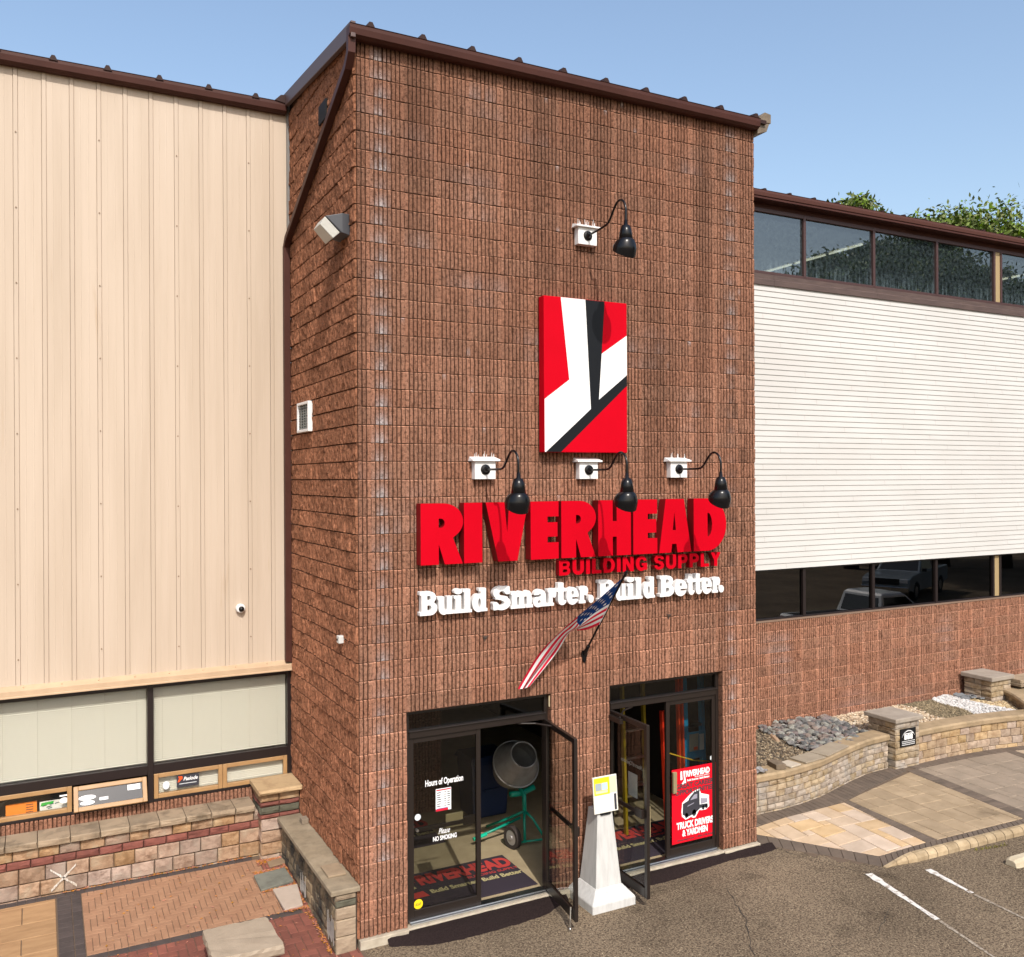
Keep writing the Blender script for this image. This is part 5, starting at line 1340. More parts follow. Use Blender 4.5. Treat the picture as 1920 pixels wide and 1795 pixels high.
mb.build('block_courses', [M_STONE, M_REDST, M_GRNST, M_GROUT], pl, recalc=False)
mb = MB(); pblock(mb, (-.60, 2.36, .944), X_, Z_, (0, -1, 0), .585, .07, .58, .008, .014)
mb.build('cap_stone', mat('tan_cap', (.43, .30, .165), .85, col2=(.30, .19, .10), nscale=6, ncon=(.5, .75), bump=.5, bscale=50), pl, recalc=True, bevel=.010)
# low end wall beside the tower
ew = thing('low_end_wall', 'low block end wall with a long grey cap running out along the tower side', 'wall', (-.17, 1.2, -.05))
mb = MB()
for zr, h, ms in ((-.10, .19, 0), (.09, .185, 0), (.275, .134, 0), (.41, .075, 1), (.487, .068, 2)):
    mb.cur = ms; pblock(mb, (-.285, -.028, zr), X_, Z_, (0, -1, 0), .235, h, .2, .006, .010)
M_ENDB = 0
for zr, h in ((-.09, .12), (.03, .13), (.16, .13), (.29, .13), (.42, .13)):
    y = 2.44; mb.cur = 3
    while y > -.02:
        w = min(random.uniform(.14, .26), y+.022)
        if w < .03: break
        if zr+h > pz(y)+.02: pblock(mb, (-.285, y, zr), (0, -1, 0), Z_, (-1, 0, 0), w, h, .1)
        y -= w
mb.cur = 4; mb.box(-.27, .0, -.1, -.035, 2.44, .55)
mb.build('block_courses', [mat('pale_block', (.36, .275, .19), .9, col2=(.27, .20, .135), nscale=9, bump=.6, bscale=60, stretch=(1, 1, 4)), M_GRNST, M_CAP,
         mat('weathered_block', (.25, .185, .11), .92, col2=(.035, .032, .026), nscale=4.5, ncon=(.38, .60), island=.2, bump=.7, bscale=60, stretch=(1, 1, .55)), M_GROUT], ew, recalc=False)
mb = MB(); M_ECAP = mat('grey_cap', (.27, .215, .145), .9, col2=(.19, .15, .10), nscale=6, bump=.5, bscale=50, col3=(.33, .27, .19), n3scale=2)
mb.ring_loft([[(-.335, -.04, .555), (-.012, -.04, .555), (-.012, 2.45, .555), (-.335, 2.45, .555)], [(-.34, -.05, .565), (-.012, -.05, .565), (-.012, 2.46, .565), (-.34, 2.46, .565)], [(-.335, -.045, .60), (-.012, -.045, .60), (-.012, 2.455, .60), (-.335, 2.455, .60)], [(-.318, -.03, .612), (-.012, -.03, .612), (-.012, 2.45, .612), (-.318, 2.45, .612)]])
mb.build('cap', M_ECAP, ew)
mb = MB()
for y0_, z0_, z1_ in ((1.15, .02, .32), (-.015, -.02, .36)):
    for k in range(7): y = y0_+.04*k; zt_ = z1_-random.uniform(0, .14); mb.quad((-.300, y, z0_+random.uniform(0, .1)), (-.300, y+.028, z0_+random.uniform(0, .1)), (-.300, y+.02, zt_), (-.300, y+.008, zt_))
mb.build('lime_stain', mat('lime_white', (.62, .60, .56), .9), ew, recalc=False)
mb = MB(); mb.box(-.12, 2.02, .612, -.03, 2.15, .68); tag(mb.build('loose_paver', mat('grey_paver', (.24, .19, .14), .9, col2=(.18, .14, .10), nscale=8), bevel=.008), 'small grey paver lying on the end wall cap near the pillar', 'paver')
mb = MB(); mb.box(-.27, .30, .612, -.06, .62, .640); tag(mb.build('loose_paver', mat('buff_paver', (.29, .215, .14), .9, col2=(.23, .17, .11), nscale=8), bevel=.008), 'flat buff paver lying on the end wall cap at its front end', 'paver')
# stone bench
be = thing('stone_bench', 'low stone bench with a thick pale slab seat on the red brick paving', 'bench', (-1.26, .08, -.1))
mb = MB(); M_BEN = mat('bench_stone', (.33, .265, .195), .85, col2=(.27, .215, .155), nscale=5, ncon=(.35, .7), bump=.35, bscale=60)
sl_ = [(-1.61, -.26), (-.905, -.30), (-.93, .40), (-1.605, .41)]
n_ = 12; ring = []
for i in range(4):
    a, b = Vector(sl_[i]), Vector(sl_[(i+1) % 4])
    for k in range(n_): ring.append(a.lerp(b, k/n_))
def rr(z, off): 
    c = Vector((-1.26, .06)); return [((p.x-c.x)*(1+off)+c.x+random.gauss(0, .004), (p.y-c.y)*(1+off)+c.y+random.gauss(0, .004), z+random.gauss(0, .003)) for p in ring]
mb.ring_loft([rr(.195, -.03), rr(.21, .0), rr(.265, .012), rr(.30, -.012)]); mb.build('seat_slab', M_BEN, be)
for y in (-.12, .24):
    mb = MB()
    for k in range(2):
        pblock(mb, (-1.50, y-.07, -.10+k*.15), X_, Z_, (0, -1, 0), .24, .148, .16); pblock(mb, (-1.26, y-.07, -.10+k*.15), X_, Z_, (0, -1, 0), .24, .148, .16)
        pblock(mb, (-1.02, y-.07, -.10+k*.15), (0, 1, 0), Z_, (1, 0, 0), .16, .148, .16)
    mb.build('block_leg', M_STONE, be, recalc=False)
# fallen leaf litter
mb = MB()
def litter(n, fx, fy, sp):
    for k in range(n):
        x = fx(); y = fy(x); a = random.uniform(0, 6.28); s = random.uniform(.006, .016); z = pz(y)+.004+random.uniform(0, .01)
        p = [(x+s*1.6*math.cos(a), y+s*1.6*math.sin(a), z), (x-s*.7*math.sin(a), y+s*.7*math.cos(a), z+.006), (x-s*1.6*math.cos(a), y-s*1.6*math.sin(a), z+.002), (x+s*.7*math.sin(a), y-s*.7*math.cos(a), z+.005)]
        mb.add(p, [(0,1,2,3)])
litter(420, lambda: random.uniform(-.62, -.29), lambda x: 2.42-abs(random.gauss(0, .05)), 1)
litter(240, lambda: random.uniform(-.72, -.30), lambda x: 2.10+random.gauss(0, .02), 1)
litter(300, lambda: -.305-abs(random.gauss(0, .02)), lambda x: random.uniform(0, 2.4), 1)
litter(240, lambda: random.uniform(-2.9, -.6), lambda x: 2.575+abs(random.gauss(0, .012)), 1)
litter(160, lambda: random.uniform(-.72, -.3), lambda x: 1.62+random.gauss(0, .012), 1)
litter(120, lambda: random.uniform(-.58, -.3), lambda x: 1.06+random.gauss(0, .012), 1)
litter(150, lambda: random.uniform(-2.6, -.1), lambda x: random.uniform(-.3, 2.4), 1)
stuff(mb.build('leaf_litter', mat('dead_leaves', (.42, .15, .04), .8, island=.35, islandhue=.03), recalc=False), 'orange brown leaf litter along the patio edges', 'leaves')

# ================================================================== RIGHT PAVING
def rzp(x, y):
    # flush with the lot at the corner, rising to a low terrace
    ax_, ay_, bx_, by_ = 5.86, .14, 6.76, -1.24
    d = ((x-ax_)*(-(by_-ay_))+(y-ay_)*(bx_-ax_))/math.hypot(bx_-ax_, by_-ay_)
    t = min(1, max(0, d/1.0)); return -.090+.07*t
WALLC = [(5.70,.82),(6.5,.815),(7.0,.80),(7.44,.85),(7.9,.92),(8.5,1.10),(9.0,1.25),(9.5,1.37),(10.06,1.41)]
INN = [(5.70,.52),(6.24,.53),(7.12,.56),(7.7,.575),(8.07,.60),(8.4,.67),(8.75,.79),(9.1,.87),(9.44,.95),(9.85,1.06),(10.22,1.155)]
WALL2 = [(10.70,1.325),(11.2,1.335),(11.84,1.32),(12.6,1.26),(13.3,1.14),(13.9,.98),(14.6,.70),(15.6,.2)]
INN2 = [(10.45,1.145),(11.0,1.145),(11.59,1.13),(12.4,1.08),(13.2,.94),(13.8,.78),(14.5,.5),(15.5,0)]
KERB = [(6.80,-1.245),(7.2,-1.235),(8.1,-1.27),(9.65,-1.345),(11.5,-1.43),(15.5,-1.65)]
mb = MB()
grid = []
for i in range(60):
    x = 5.72+i*.17
    grid.append([(x, yv, rzp(x, yv)-.010) for yv in np.linspace(-1.20-.03*max(0, (x-8)/2), 1.45, 18)])
pol = [(5.86,.14),(6.76,-1.24),(15.6,-1.6),(15.6,1.3),(5.72,1.3),(5.72,.2)]
for a, b in zip(grid[:-1], grid[1:]):
    for k in range(17):
        cx_ = (a[k][0]+b[k][0])/2; cy_ = (a[k][1]+a[k+1][1])/2
        d = ((cx_-5.86)*1.38+(cy_-.14)*.9)
        if d > -.02: mb.quad(a[k], b[k], b[k+1], a[k+1])
struct(mb.build('paving_bed', M_JOINT, recalc=False))
def resample(P, step):
    out = [Vector(P[0])]; d = 0
    for a, b in zip(P[:-1], P[1:]):
        a = Vector(a); b = Vector(b); l = (b-a).length; t = step-d
        while t <= l: out.append(a+(b-a)*t/l); t += step
        d = (d+l) % step
    return out
def along(P, s):
    for a, b in zip(P[:-1], P[1:]):
        a = Vector(a); b = Vector(b); l = (b-a).length
        if s <= l: return a+(b-a)*s/l, (b-a)/l
        s -= l
    a = Vector(P[-2]); b = Vector(P[-1]); return b+(b-a).normalized()*s, (b-a).normalized()
def plen(P): return sum((Vector(b)-Vector(a)).length for a, b in zip(P[:-1], P[1:]))
mb = MB()
def border(A, B, w):
    la, lb = plen(A), plen(B); n = int(max(la, lb)/w)
    for k in range(n):
        a0, a1, b0, b1 = along(A, la*k/n)[0], along(A, la*(k+1)/n)[0], along(B, lb*k/n)[0], along(B, lb*(k+1)/n)[0]
        paver(mb, [tuple(b0), tuple(b1), tuple(a1), tuple(a0)], rzp, .003, .004)
border(WALLC+[(10.3, 1.30)], INN, .105); border([(10.40,1.32)]+WALL2, INN2, .105)
KI = [(6.98,-1.02),(7.4,-1.05),(8.06,-1.11),(9.88,-1.18),(11.5,-1.25),(15.5,-1.47)]
border(KI, [(x, y+.0) for x, y in KERB], .105)
E0 = [(5.765,.20),(5.86,.14),(6.19,-.368),(6.45,-.69),(6.69,-1.11),(6.78,-1.24)]; E1 = [(5.938,.51),(6.02,.39),(6.34,-.083),(6.66,-.555),(6.985,-1.03)]
border(E1, E0, .16)
def strip(p0, p1, q0, q1, n, w2=1):
    for k in range(n):
        for s in range(w2):
            f = lambda t, u: tuple((Vector(p0)*(1-t)+Vector(p1)*t)*(1-u)+(Vector(q0)*(1-t)+Vector(q1)*t)*u)
            paver(mb, [f(k/n, s/w2), f((k+1)/n, s/w2), f((k+1)/n, (s+1)/w2), f(k/n, (s+1)/w2)], rzp, .003, .004)
strip((8.06,.58), (7.84,-1.10), (8.20,.62), (8.05,-1.10), 16); strip((10.22,1.15), (9.88,-1.16), (10.46,1.13), (10.14,-1.18), 22); strip((12.75,1.03), (12.3,-1.3), (12.95,1.0), (12.52,-1.32), 22)
struct(mb.build('paver_borders', mat('brown_paver', (.125, .092, .068), .9, col2=(.095, .07, .052), nscale=5, island=.14, bump=.3, bscale=80), recalc=False))
def ashlar(name, conv, m, sc, ang, seed):
    rn = random.Random(seed); mb = MB(); ca, sa = math.cos(ang), math.sin(ang)
    xs = [p[0] for p in conv]; ys_ = [p[1] for p in conv]; cx_, cy_ = sum(xs)/len(xs), sum(ys_)/len(ys_)
    N_ = 64; occ = [[False]*N_ for _ in range(N_)]; u = sc
    for j in range(N_):
        for i in range(N_):
            if occ[j][i]: continue
            opts = [(2,2),(3,2),(2,3),(2,1),(1,2),(3,1),(1,1)]; rn.shuffle(opts)
            opts.sort(key=lambda o: -(o[0]*o[1]+rn.uniform(0, 3)))
            for w, h in opts+[(1, 1)]:
                if i+w <= N_ and j+h <= N_ and all(not occ[j+b][i+a] for a in range(w) for b in range(h)): break
            for a in range(w):
                for b in range(h): occ[j+b][i+a] = True
            q = [((i+a-N_/2)*u, (j+b-N_/2)*u) for a, b in ((0,0),(w,0),(w,h),(0,h))]
            q = [(cx_+x*ca-y*sa, cy_+x*sa+y*ca) for x, y in q]
            q = clip(q, conv)
            if len(q) > 2: paver(mb, q, rzp, .005, .006)
    return struct(mb.build(name, m, recalc=False))
ashlar('peach_paving', [(5.938,.51),(6.985,-1.03),(7.84,-1.095),(8.06,.57)], mat('peach_flag', (.50, .365, .24), .85, col2=(.42, .30, .19), nscale=4, island=.10, islandhue=.004, bump=.25, bscale=60, col3=(.46, .31, .18), n3scale=1.6, n3=(.58, .72)), .145, R(-3), 3)
ashlar('buff_paving', [(8.20,.62),(8.06,-1.10),(9.88,-1.17),(10.22,1.14),(9.5,.96),(8.9,.80),(8.5,.69)], mat('buff_flag', (.33, .245, .155), .88, col2=(.26, .19, .115), nscale=3, island=.09, bump=.3, bscale=60, col3=(.13, .09, .05), n3scale=1.1, n3=(.56, .75)), .165, R(-4), 8)
ashlar('grey_paving', [(10.46,1.13),(10.14,-1.18),(12.3,-1.29),(12.75,1.03),(11.8,1.11)], mat('grey_flag', (.27, .21, .155), .88, col2=(.21, .165, .12), nscale=3, island=.08, bump=.3, bscale=60), .18, R(-3), 5)
ashlar('pale_paving', [(12.95,1.0),(12.52,-1.32),(15.5,-1.45),(15.5,0),(14.5,.5),(13.8,.76)], mat('pale_flag', (.40, .31, .22), .88, col2=(.33, .25, .17), nscale=3, island=.08, bump=.3, bscale=60), .2, R(-3), 6)
# kerb stones
mb = MB(); lk = plen(KERB); s = 0
while s < lk-.1:
    w = random.uniform(.15, .24); p, d = along(KERB, s); q, _ = along(KERB, min(s+w-.011, lk)); n2 = Vector((d.y, -d.x))
    ramp = min(1, (s+.05)/.55); ramp2 = min(1, (s+w+.05)/.55)
    def prof(pt, h):
        zt_ = -.098+.098*h; return [(pt.x, pt.y, -.11), (pt.x, pt.y, zt_), (pt.x+n2.x*.05, pt.y+n2.y*.05, zt_), (pt.x+n2.x*.085*max(.35, h), pt.y+n2.y*.085*max(.35, h), zt_-.016*h), (pt.x+n2.x*.11*max(.35, h), pt.y+n2.y*.11*max(.35, h), zt_-.05*h), (pt.x+n2.x*.115*max(.35, h), pt.y+n2.y*.115*max(.35, h), -.11)]
    mb.ring_loft([prof(p, ramp), prof(q, ramp2)]); s += w
kb = mb.build('kerb_stones', mat('kerb_stone', (.39, .30, .19), .9, spec=.1, col2=(.27, .20, .12), nscale=7, island=.2, bump=.4, bscale=60)); struct(kb)

# ================================================================== PLANTER WALL, PILLARS
M_WBLK = mat('planter_block', (.36, .285, .205), .92, spec=.15, col2=(.215, .155, .10), nscale=9, ncon=(.42, .66), island=.18, islandhue=.006, bump=.7, bscale=60, col3=(.30, .27, .235), n3scale=2.5, n3=(.5, .7))
M_WCAP = mat('planter_cap', (.33, .24, .145), .9, col2=(.24, .175, .10), nscale=5, island=.10, bump=.5, bscale=50)
M_SLAB = mat('planter_slab', (.30, .25, .185), .88, col2=(.25, .205, .15), nscale=5, bump=.3, bscale=60)
def curved_wall(mb, P, z0, z1, rows, depth, wmin, wmax):
    L_ = plen(P)
    hs = (z1-z0)/rows
    for r in range(rows):
        s = -random.uniform(0, wmin)
        while s < L_:
            w = random.uniform(wmin, wmax); a = max(0, s); b = min(L_, s+w)
            if b-a > .03:
                p, _ = along(P, a); q, _ = along(P, b); d = (q-p); l = d.length
                if l > .02:
                    d /= l; n2 = Vector((d.y, -d.x))
                    pblock(mb, (p.x, p.y, z0+r*hs), (d.x, d.y, 0), Z_, (n2.x, n2.y, 0), l, hs, depth, .006, .007)
            s += w
def curved_cap(mb, P, z0, z1, over, depth, w):
    L_ = plen(P); n = max(1, int(L_/w))
    for k in range(n):
        sub = [along(P, L_*(k+t/3)/n) for t in range(4)]
        rings = []
        for p, d in sub:
            n2 = Vector((d.y, -d.x))
            f = lambda o, z: (p.x+n2.x*o, p.y+n2.y*o, z)
            rings.append([f(over-.006, z0), f(over, z0+.012), f(over+.004, z1-.03), f(over-.022, z1-.002), f(-depth, z1), f(-depth, z0)])
        rings[0] = [tuple(Vector(a)+(Vector(b)-Vector(a))*.012) for a, b in zip(rings[0], rings[1])]
        mb.ring_loft(rings)
pw = thing('curved_planter_wall', 'curved planter wall of small rough blocks with a tan cap, between the tower and pillar', 'wall', (8, 1, 0))
mb = MB(); curved_wall(mb, WALLC, -.10, .47, 6, .16, .13, .24); mb.build('block_courses', M_WBLK, pw, recalc=False)
mb = MB(); curved_cap(mb, WALLC, .47, .575, .035, .30, .42); mb.build('cap', M_WCAP, pw)
pw2 = thing('curved_planter_wall', 'planter wall of larger tan blocks beyond the plaque pillar, curving to the right edge', 'wall', (12, 1.2, 0))
mb = MB(); curved_wall(mb, WALL2, -.10, .47, 4, .16, .14, .34); mb.build('block_courses', mat('planter_block_tan', (.38, .275, .18), .92, spec=.15, col2=(.25, .165, .10), nscale=8, ncon=(.42, .66), island=.19, islandhue=.008, bump=.7, bscale=60), pw2, recalc=False)
mb = MB(); curved_cap(mb, WALL2, .47, .575, .035, .30, .42); mb.build('cap', M_WCAP, pw2)
for a, b, lab in (((7.55, .835), (8.05, .90), 'grey flat slab lying on the curved planter cap, nearer the tower'), ((8.12, .93), (8.85, 1.16), 'pale flat slab lying on the curved planter cap, nearer the pillar')):
    d = (Vector(b)-Vector(a)).normalized(); n2 = Vector((-d.y, d.x)); mb = MB()
    q = [Vector(a)+n2*.02, Vector(b)+n2*.02, Vector(b)+n2*.34, Vector(a)+n2*.34]
    mb.ring_loft([[(p.x, p.y, .577) for p in q], [(p.x, p.y, .602) for p in q]])
    tag(mb.build('coping_slab', M_SLAB, bevel=.005), lab, 'slab')
def cap_pillar(name, label, x0, y0, w, z0, z1, rows, capth=.08):
    t = thing(name, label, 'pillar', (x0+w/2, y0+w/2, z0), 'square pillars of the planter wall')
    mb = MB(); h = (z1-z0)/rows
    for r in range(rows):
        z = z0+r*h; sp = w*random.choice((.38, .5, .62))
        for a, b in ((0, sp), (sp, w)):
            pblock(mb, (x0+a, y0, z), X_, Z_, (0, -1, 0), b-a, h, .12, .007, .008)
            pblock(mb, (x0, y0+w-a, z), (0, -1, 0), Z_, (-1, 0, 0), b-a, h, .12, .010, .008)
            pblock(mb, (x0+w, y0+a, z), (0, 1, 0), Z_, (1, 0, 0), b-a, h, .12, .007, .008)
    mb.build('block_courses', M_WBLK, t, recalc=False)
    mb = MB(); o = .05
    mb.box(x0-o, y0-o, z1+.002, x0+w+o, y0+w+o, z1+capth); mb.build('cap', mat('pillar_cap', (.32, .275, .225), .88, col2=(.25, .21, .17), nscale=5, bump=.5, bscale=50), t, bevel=.014)
    return t
p1 = cap_pillar('stone_pillar', 'square stone pillar with a slab cap and a black plaque in the planter wall', 10.11, 1.29, .60, -.10, .78, 8)
p2 = cap_pillar('stone_pillar', 'square stone pillar with a slab cap against the fluted wall at the far right', 14.05, 2.22, .62, .35, .90, 5, .09)
pq = thing('pillar_plaque', 'small black plaque with a white coat of blocks on the stone pillar', 'plaque', (10.41, 1.27, .5))
mb = MB(); mb.box(10.20, 1.262, .355, 10.59, 1.280, .665); mb.build('plate', M_BLACKMATT, pq, bevel=.003)
mb = MB(); F = lambda u, v: (10.20+u, 1.2595, .355+v)
for k in range(3):
    u = .09+.075*k
    mb.add([F(u, .12), F(u+.06, .12), F(u+.06, .21), F(u+.045, .20), F(u+.03, .215), F(u+.015, .20), F(u, .21)], [tuple(range(7))])
mb.add([F(.075, .215), F(.315, .215), F(.315, .228), F(.075, .228)], [(0,1,2,3)])
for k in range(12):
    a0 = R(160-140*k/12); a1 = R(160-140*(k+.7)/12); c = (.195, .115)
    mb.add([F(c[0]+.17*math.cos(a0), c[1]+.145*math.sin(a0)), F(c[0]+.17*math.cos(a1), c[1]+.145*math.sin(a1)), F(c[0]+.17*math.cos(a1), c[1]+.165*math.sin(a1)), F(c[0]+.17*math.cos(a0), c[1]+.165*math.sin(a0))], [(0,1,2,3)])
for v, n in ((.085, 14), (.055, 16), (.025, 18)):
    for k in range(n): u = .03+.33*k/n; mb.add([F(u, v), F(u+.33/n*.7, v), F(u+.33/n*.7, v+.012), F(u, v+.012)], [(0,1,2,3)])
mb.build('lettering', M_VINYL, pq, recalc=False)
pw3 = thing('raised_planter_wall', 'higher raised planter wall with a tan cap beside the far right pillar', 'wall', (13.8, 1.5, .4))
RP = [(14.60,2.45),(14.45,2.17),(14.32,1.93),(14.12,1.69),(13.93,1.46),(13.75,1.24),(13.62,1.10)]
mb = MB(); curved_wall(mb, RP, .40, .60, 2, .12, .14, .26); mb.build('block_courses', M_WBLK, pw3, recalc=False)
mb = MB(); curved_cap(mb, RP, .60, .69, .03, .5, .5); mb.build('cap', M_WCAP, pw3)
mb = MB(); mb.quad((14.2, 1.1, .64), (17, .6, .64), (17, 2.94, .64), (14.9, 2.94, .64)); struct(mb.build('raised_bed_soil', mat('bed_soil', (.13, .095, .065), .95, col2=(.09, .065, .045), nscale=20, bump=.5), recalc=False))
mb = MB(); mb.box(14.75, 2.05, .74, 15.7, 2.5, .80); mb.box(14.78, 2.08, .80, 15.65, 2.48, .88); tag(mb.build('stone_steps', M_CAP, bevel=.01), 'stacked tan coping stones at the right edge behind the far pillar', 'stones')

# ================================================================== GRAVEL BEDS
ico = bmesh.new(); bmesh.ops.create_icosphere(ico, subdivisions=1, radius=1)
IV = np.array([v.co[:] for v in ico.verts]); IF = [tuple(v.index for v in f.verts) for f in ico.faces]; ico.free()
def stones(name, n, sample, r0, r1, cols, zf, label, flat=.7, mname=None, rough=.85):
    V = []; Cc = []; F = []
    for k in range(n):
        x, y = sample()
        r = r0+(r1-r0)*random.random()**1.8
        A = IV*np.array([r*random.uniform(.8, 1.3), r*random.uniform(.7, 1.1), r*flat*random.uniform(.7, 1.2)])*(1+RNG.normal(0, .13, (len(IV), 1)))
        q = Matrix.Rotation(random.uniform(0, 6.28), 3, 'Z') @ Matrix.Rotation(random.gauss(0, .35), 3, 'X')
        A = A @ np.array(q.transposed()); A[:, 0] += x; A[:, 1] += y; A[:, 2] += zf(x, y)+r*.25
        b = k*len(IV); V.append(A); c = random.choice(cols); t = random.uniform(.75, 1.2); Cc += [(c[0]*t, c[1]*t, c[2]*t)]*len(IV)
        F += [(i+b, j+b, l+b) for i, j, l in IF]
    V = np.concatenate(V); mb = MB(); mb.v = [tuple(p) for p in V]; mb.f = F; mb.m = [0]*len(F); mb.c = Cc
    o = mb.build(name, mat('stone_tint', (1, 1, 1), .85, attr=True, col2=(.75, .75, .75), nscale=25, bump=.3, bscale=60), recalc=False, usecol=True)
    return stuff(o, label, 'gravel')
WB = [(x, y+.17) for x, y in WALLC]+[(10.7, 1.55)]+[(x, y+.17) for x, y in WALL2]
def yback(x):
    for (a, b), (c, d) in zip(WB[:-1], WB[1:]):
        if a <= x <= c: return b+(d-b)*(x-a)/(c-a)
    return 1.5
def bedsample(xl, xr):   # boundaries as functions of y
    def f():
        while True:
            y = random.uniform(.95, 2.94); a, b = xl(y), xr(y); x = random.uniform(a-.02, b+.02)
            if y > yback(x) and not (10.08 < x < 10.74 and y < 1.92) and not (x > 14.03 and 2.2 < y) and not (x > 13.62+(y-1.1)*.72): return x, y
    return f
def wob(x, s): return lambda y: x+.12*math.sin(y*2.3+s)+.07*math.sin(y*6.1+s*2)
zb0 = lambda x, y: .455+.03*min(1, max(0, (y-1.2)/1.5))
mb = MB(); n = 40
for k in range(n):
    x0_, x1_ = 5.76+k*.225, 5.76+(k+1)*.225
    mb.quad((x0_, yback(x0_)-.05, .445), (x1_, yback(x1_)-.05, .445), (x1_, 2.965, .475), (x0_, 2.965, .475))
struct(mb.build('planter_bed', mat('bed_base', (.16, .125, .09), .95, col2=(.10, .078, .055), nscale=30, bump=.5), recalc=False))
B0, B1, B2, B3 = wob(8.46, .3), wob(10.08, 1.2), wob(12.1, 2.1), wob(13.10, .5)
B4 = lambda y: 13.52+.2*(2.95-y)+.05*math.sin(y*5)
stones('pea_gravel', 5200, bedsample(lambda y: 6.1, B0), .010, .024, [(.20,.145,.09),(.13,.095,.06),(.28,.21,.13),(.09,.07,.05),(.36,.29,.19)], zb0, 'dark brown pea gravel next to the tower')
zmound = lambda x, y: zb0(x, y)+.06*max(0, 1-abs(x-9.25)/.9)+.02
stones('slate_rocks', 620, bedsample(B0, B1), .035, .085, [(.13,.13,.125),(.19,.18,.17),(.23,.225,.195),(.15,.12,.115),(.08,.08,.08),(.21,.165,.14),(.28,.27,.24)], zmound, 'blue grey slate rocks heaped against the fluted wall', .62)
stones('peach_gravel', 3600, bedsample(B1, B2), .013, .032, [(.52,.40,.27),(.60,.48,.34),(.40,.28,.17),(.64,.55,.42),(.33,.24,.16)], zb0, 'peach tan gravel behind the plaque pillar')
stones('olive_gravel', 2600, bedsample(B2, B3), .012, .026, [(.17,.13,.075),(.12,.095,.055),(.22,.17,.10),(.28,.22,.13)], zb0, 'dark olive gravel strip between the pale gravels')
zw = lambda x, y: zb0(x, y)+.05*max(0, 1-abs(x-13.55)/.5)
stones('white_gravel', 2000, bedsample(B3, B4), .015, .030, [(.58,.565,.55),(.48,.465,.45),(.64,.62,.60)], zw, 'bright white gravel strip near the right edge')
stones('cream_gravel', 1800, bedsample(B4, lambda y: 14.9), .014, .032, [(.55,.43,.25),(.62,.52,.34),(.40,.29,.15),(.34,.24,.14)], zb0, 'cream yellow gravel below the far right pillar')
# loose things on the planter
mb = MB(); mb.box(6.95, .83, .577, 7.12, 1.10, .655, M=Matrix.Translation((7.03, .97, 0)) @ Matrix.Rotation(R(-12), 4, 'Z') @ Matrix.Translation((-7.03, -.97, 0)))
tag(mb.build('loose_block', mat('brown_block', (.17, .125, .085), .9, col2=(.12, .09, .06), nscale=9, bump=.4), bevel=.006), 'small brown block lying on the planter cap nearest the tower', 'block')
mb = MB(); mb.box(7.17, .83, .577, 7.42, 1.08, .60, M=Matrix.Translation((7.3, .95, 0)) @ Matrix.Rotation(R(8), 4, 'Z') @ Matrix.Translation((-7.3, -.95, 0)))
tag(mb.build('sample_tile', mat('pale_tile', (.45, .39, .31), .8, col2=(.40, .34, .27), nscale=5), bevel=.004), 'pale square tile lying beside the brown block on the planter cap', 'tile')
fl_ = thing('crumpled_flashing', 'crumpled light grey metal flashing on the planter cap beside the tower', 'scrap metal', (6.52, .9, .58))
mb = MB(); pts_ = []
for i in range(9):
    for j in range(4): pts_.append((6.38+.045*i+random.gauss(0, .012), .80+.07*j+random.gauss(0, .012), .585+.035*abs(math.sin(i*1.3+j))+random.uniform(0, .02)))
mb.v = pts_; mb.c = [(1,1,1)]*len(pts_)
for i in range(8):
    for j in range(3): a = i*4+j; mb.f.append((a, a+4, a+5, a+1)); mb.m.append(0)
mb.build('sheet', mat('flashing', (.42, .42, .42), .4, .5), fl_, recalc=False)
mb = MB(); mb.tube([(8.50, 2.72, .475), (8.40, 2.45, .475), (8.27, 2.22, .47)], [.045, .055, .04], 8); tag(mb.build('loose_stone', mat('peach_stone', (.42, .29, .19), .9, col2=(.34, .23, .15), nscale=8, bump=.4), smooth=False), 'long peach coloured edging stone lying in the dark pea gravel', 'stone')
mb = MB()
for k in range(9):
    a = Vector((13.75+random.uniform(-.2, .25), 2.5+random.uniform(-.15, .2), .53)); mb.box(a.x, a.y, a.z, a.x+random.uniform(.1, .2), a.y+random.uniform(.08, .15), a.z+.025, M=Matrix.Translation(a) @ Matrix.Rotation(random.uniform(-.6, .6), 4, 'Z') @ Matrix.Rotation(random.uniform(-.3, .3), 4, 'X') @ Matrix.Translation(-a))
stuff(mb.build('slate_chips', mat('slate_chip', (.16, .17, .18), .7)), 'flat grey slate chips heaped by the far right pillar', 'slate')

# wheel stop
wsx = thing('wheel_stop', 'cream painted concrete wheel stop at the right edge of the lot', 'wheel stop', (9.2, -2.03, -.1))
mb = MB(); pr = [(-2.13, -.10), (-2.115, -.02), (-2.075, .005), (-1.985, .005), (-1.945, -.02), (-1.93, -.10)]
mb.ring_loft([[(8.30, -2.03+(a+2.03)*.8, -.10+(b+.1)*.75) for a, b in pr], [(8.36, a, b) for a, b in pr], [(10.12, a-.03, b) for a, b in pr], [(10.16, a-.03, -.10+(b+.1)*.75) for a, b in pr]])
mb.build('block', mat('wheelstop_paint', (.50, .43, .31), .8, col2=(.42, .35, .24), nscale=5, bump=.4, bscale=60), wsx, bevel=.006)
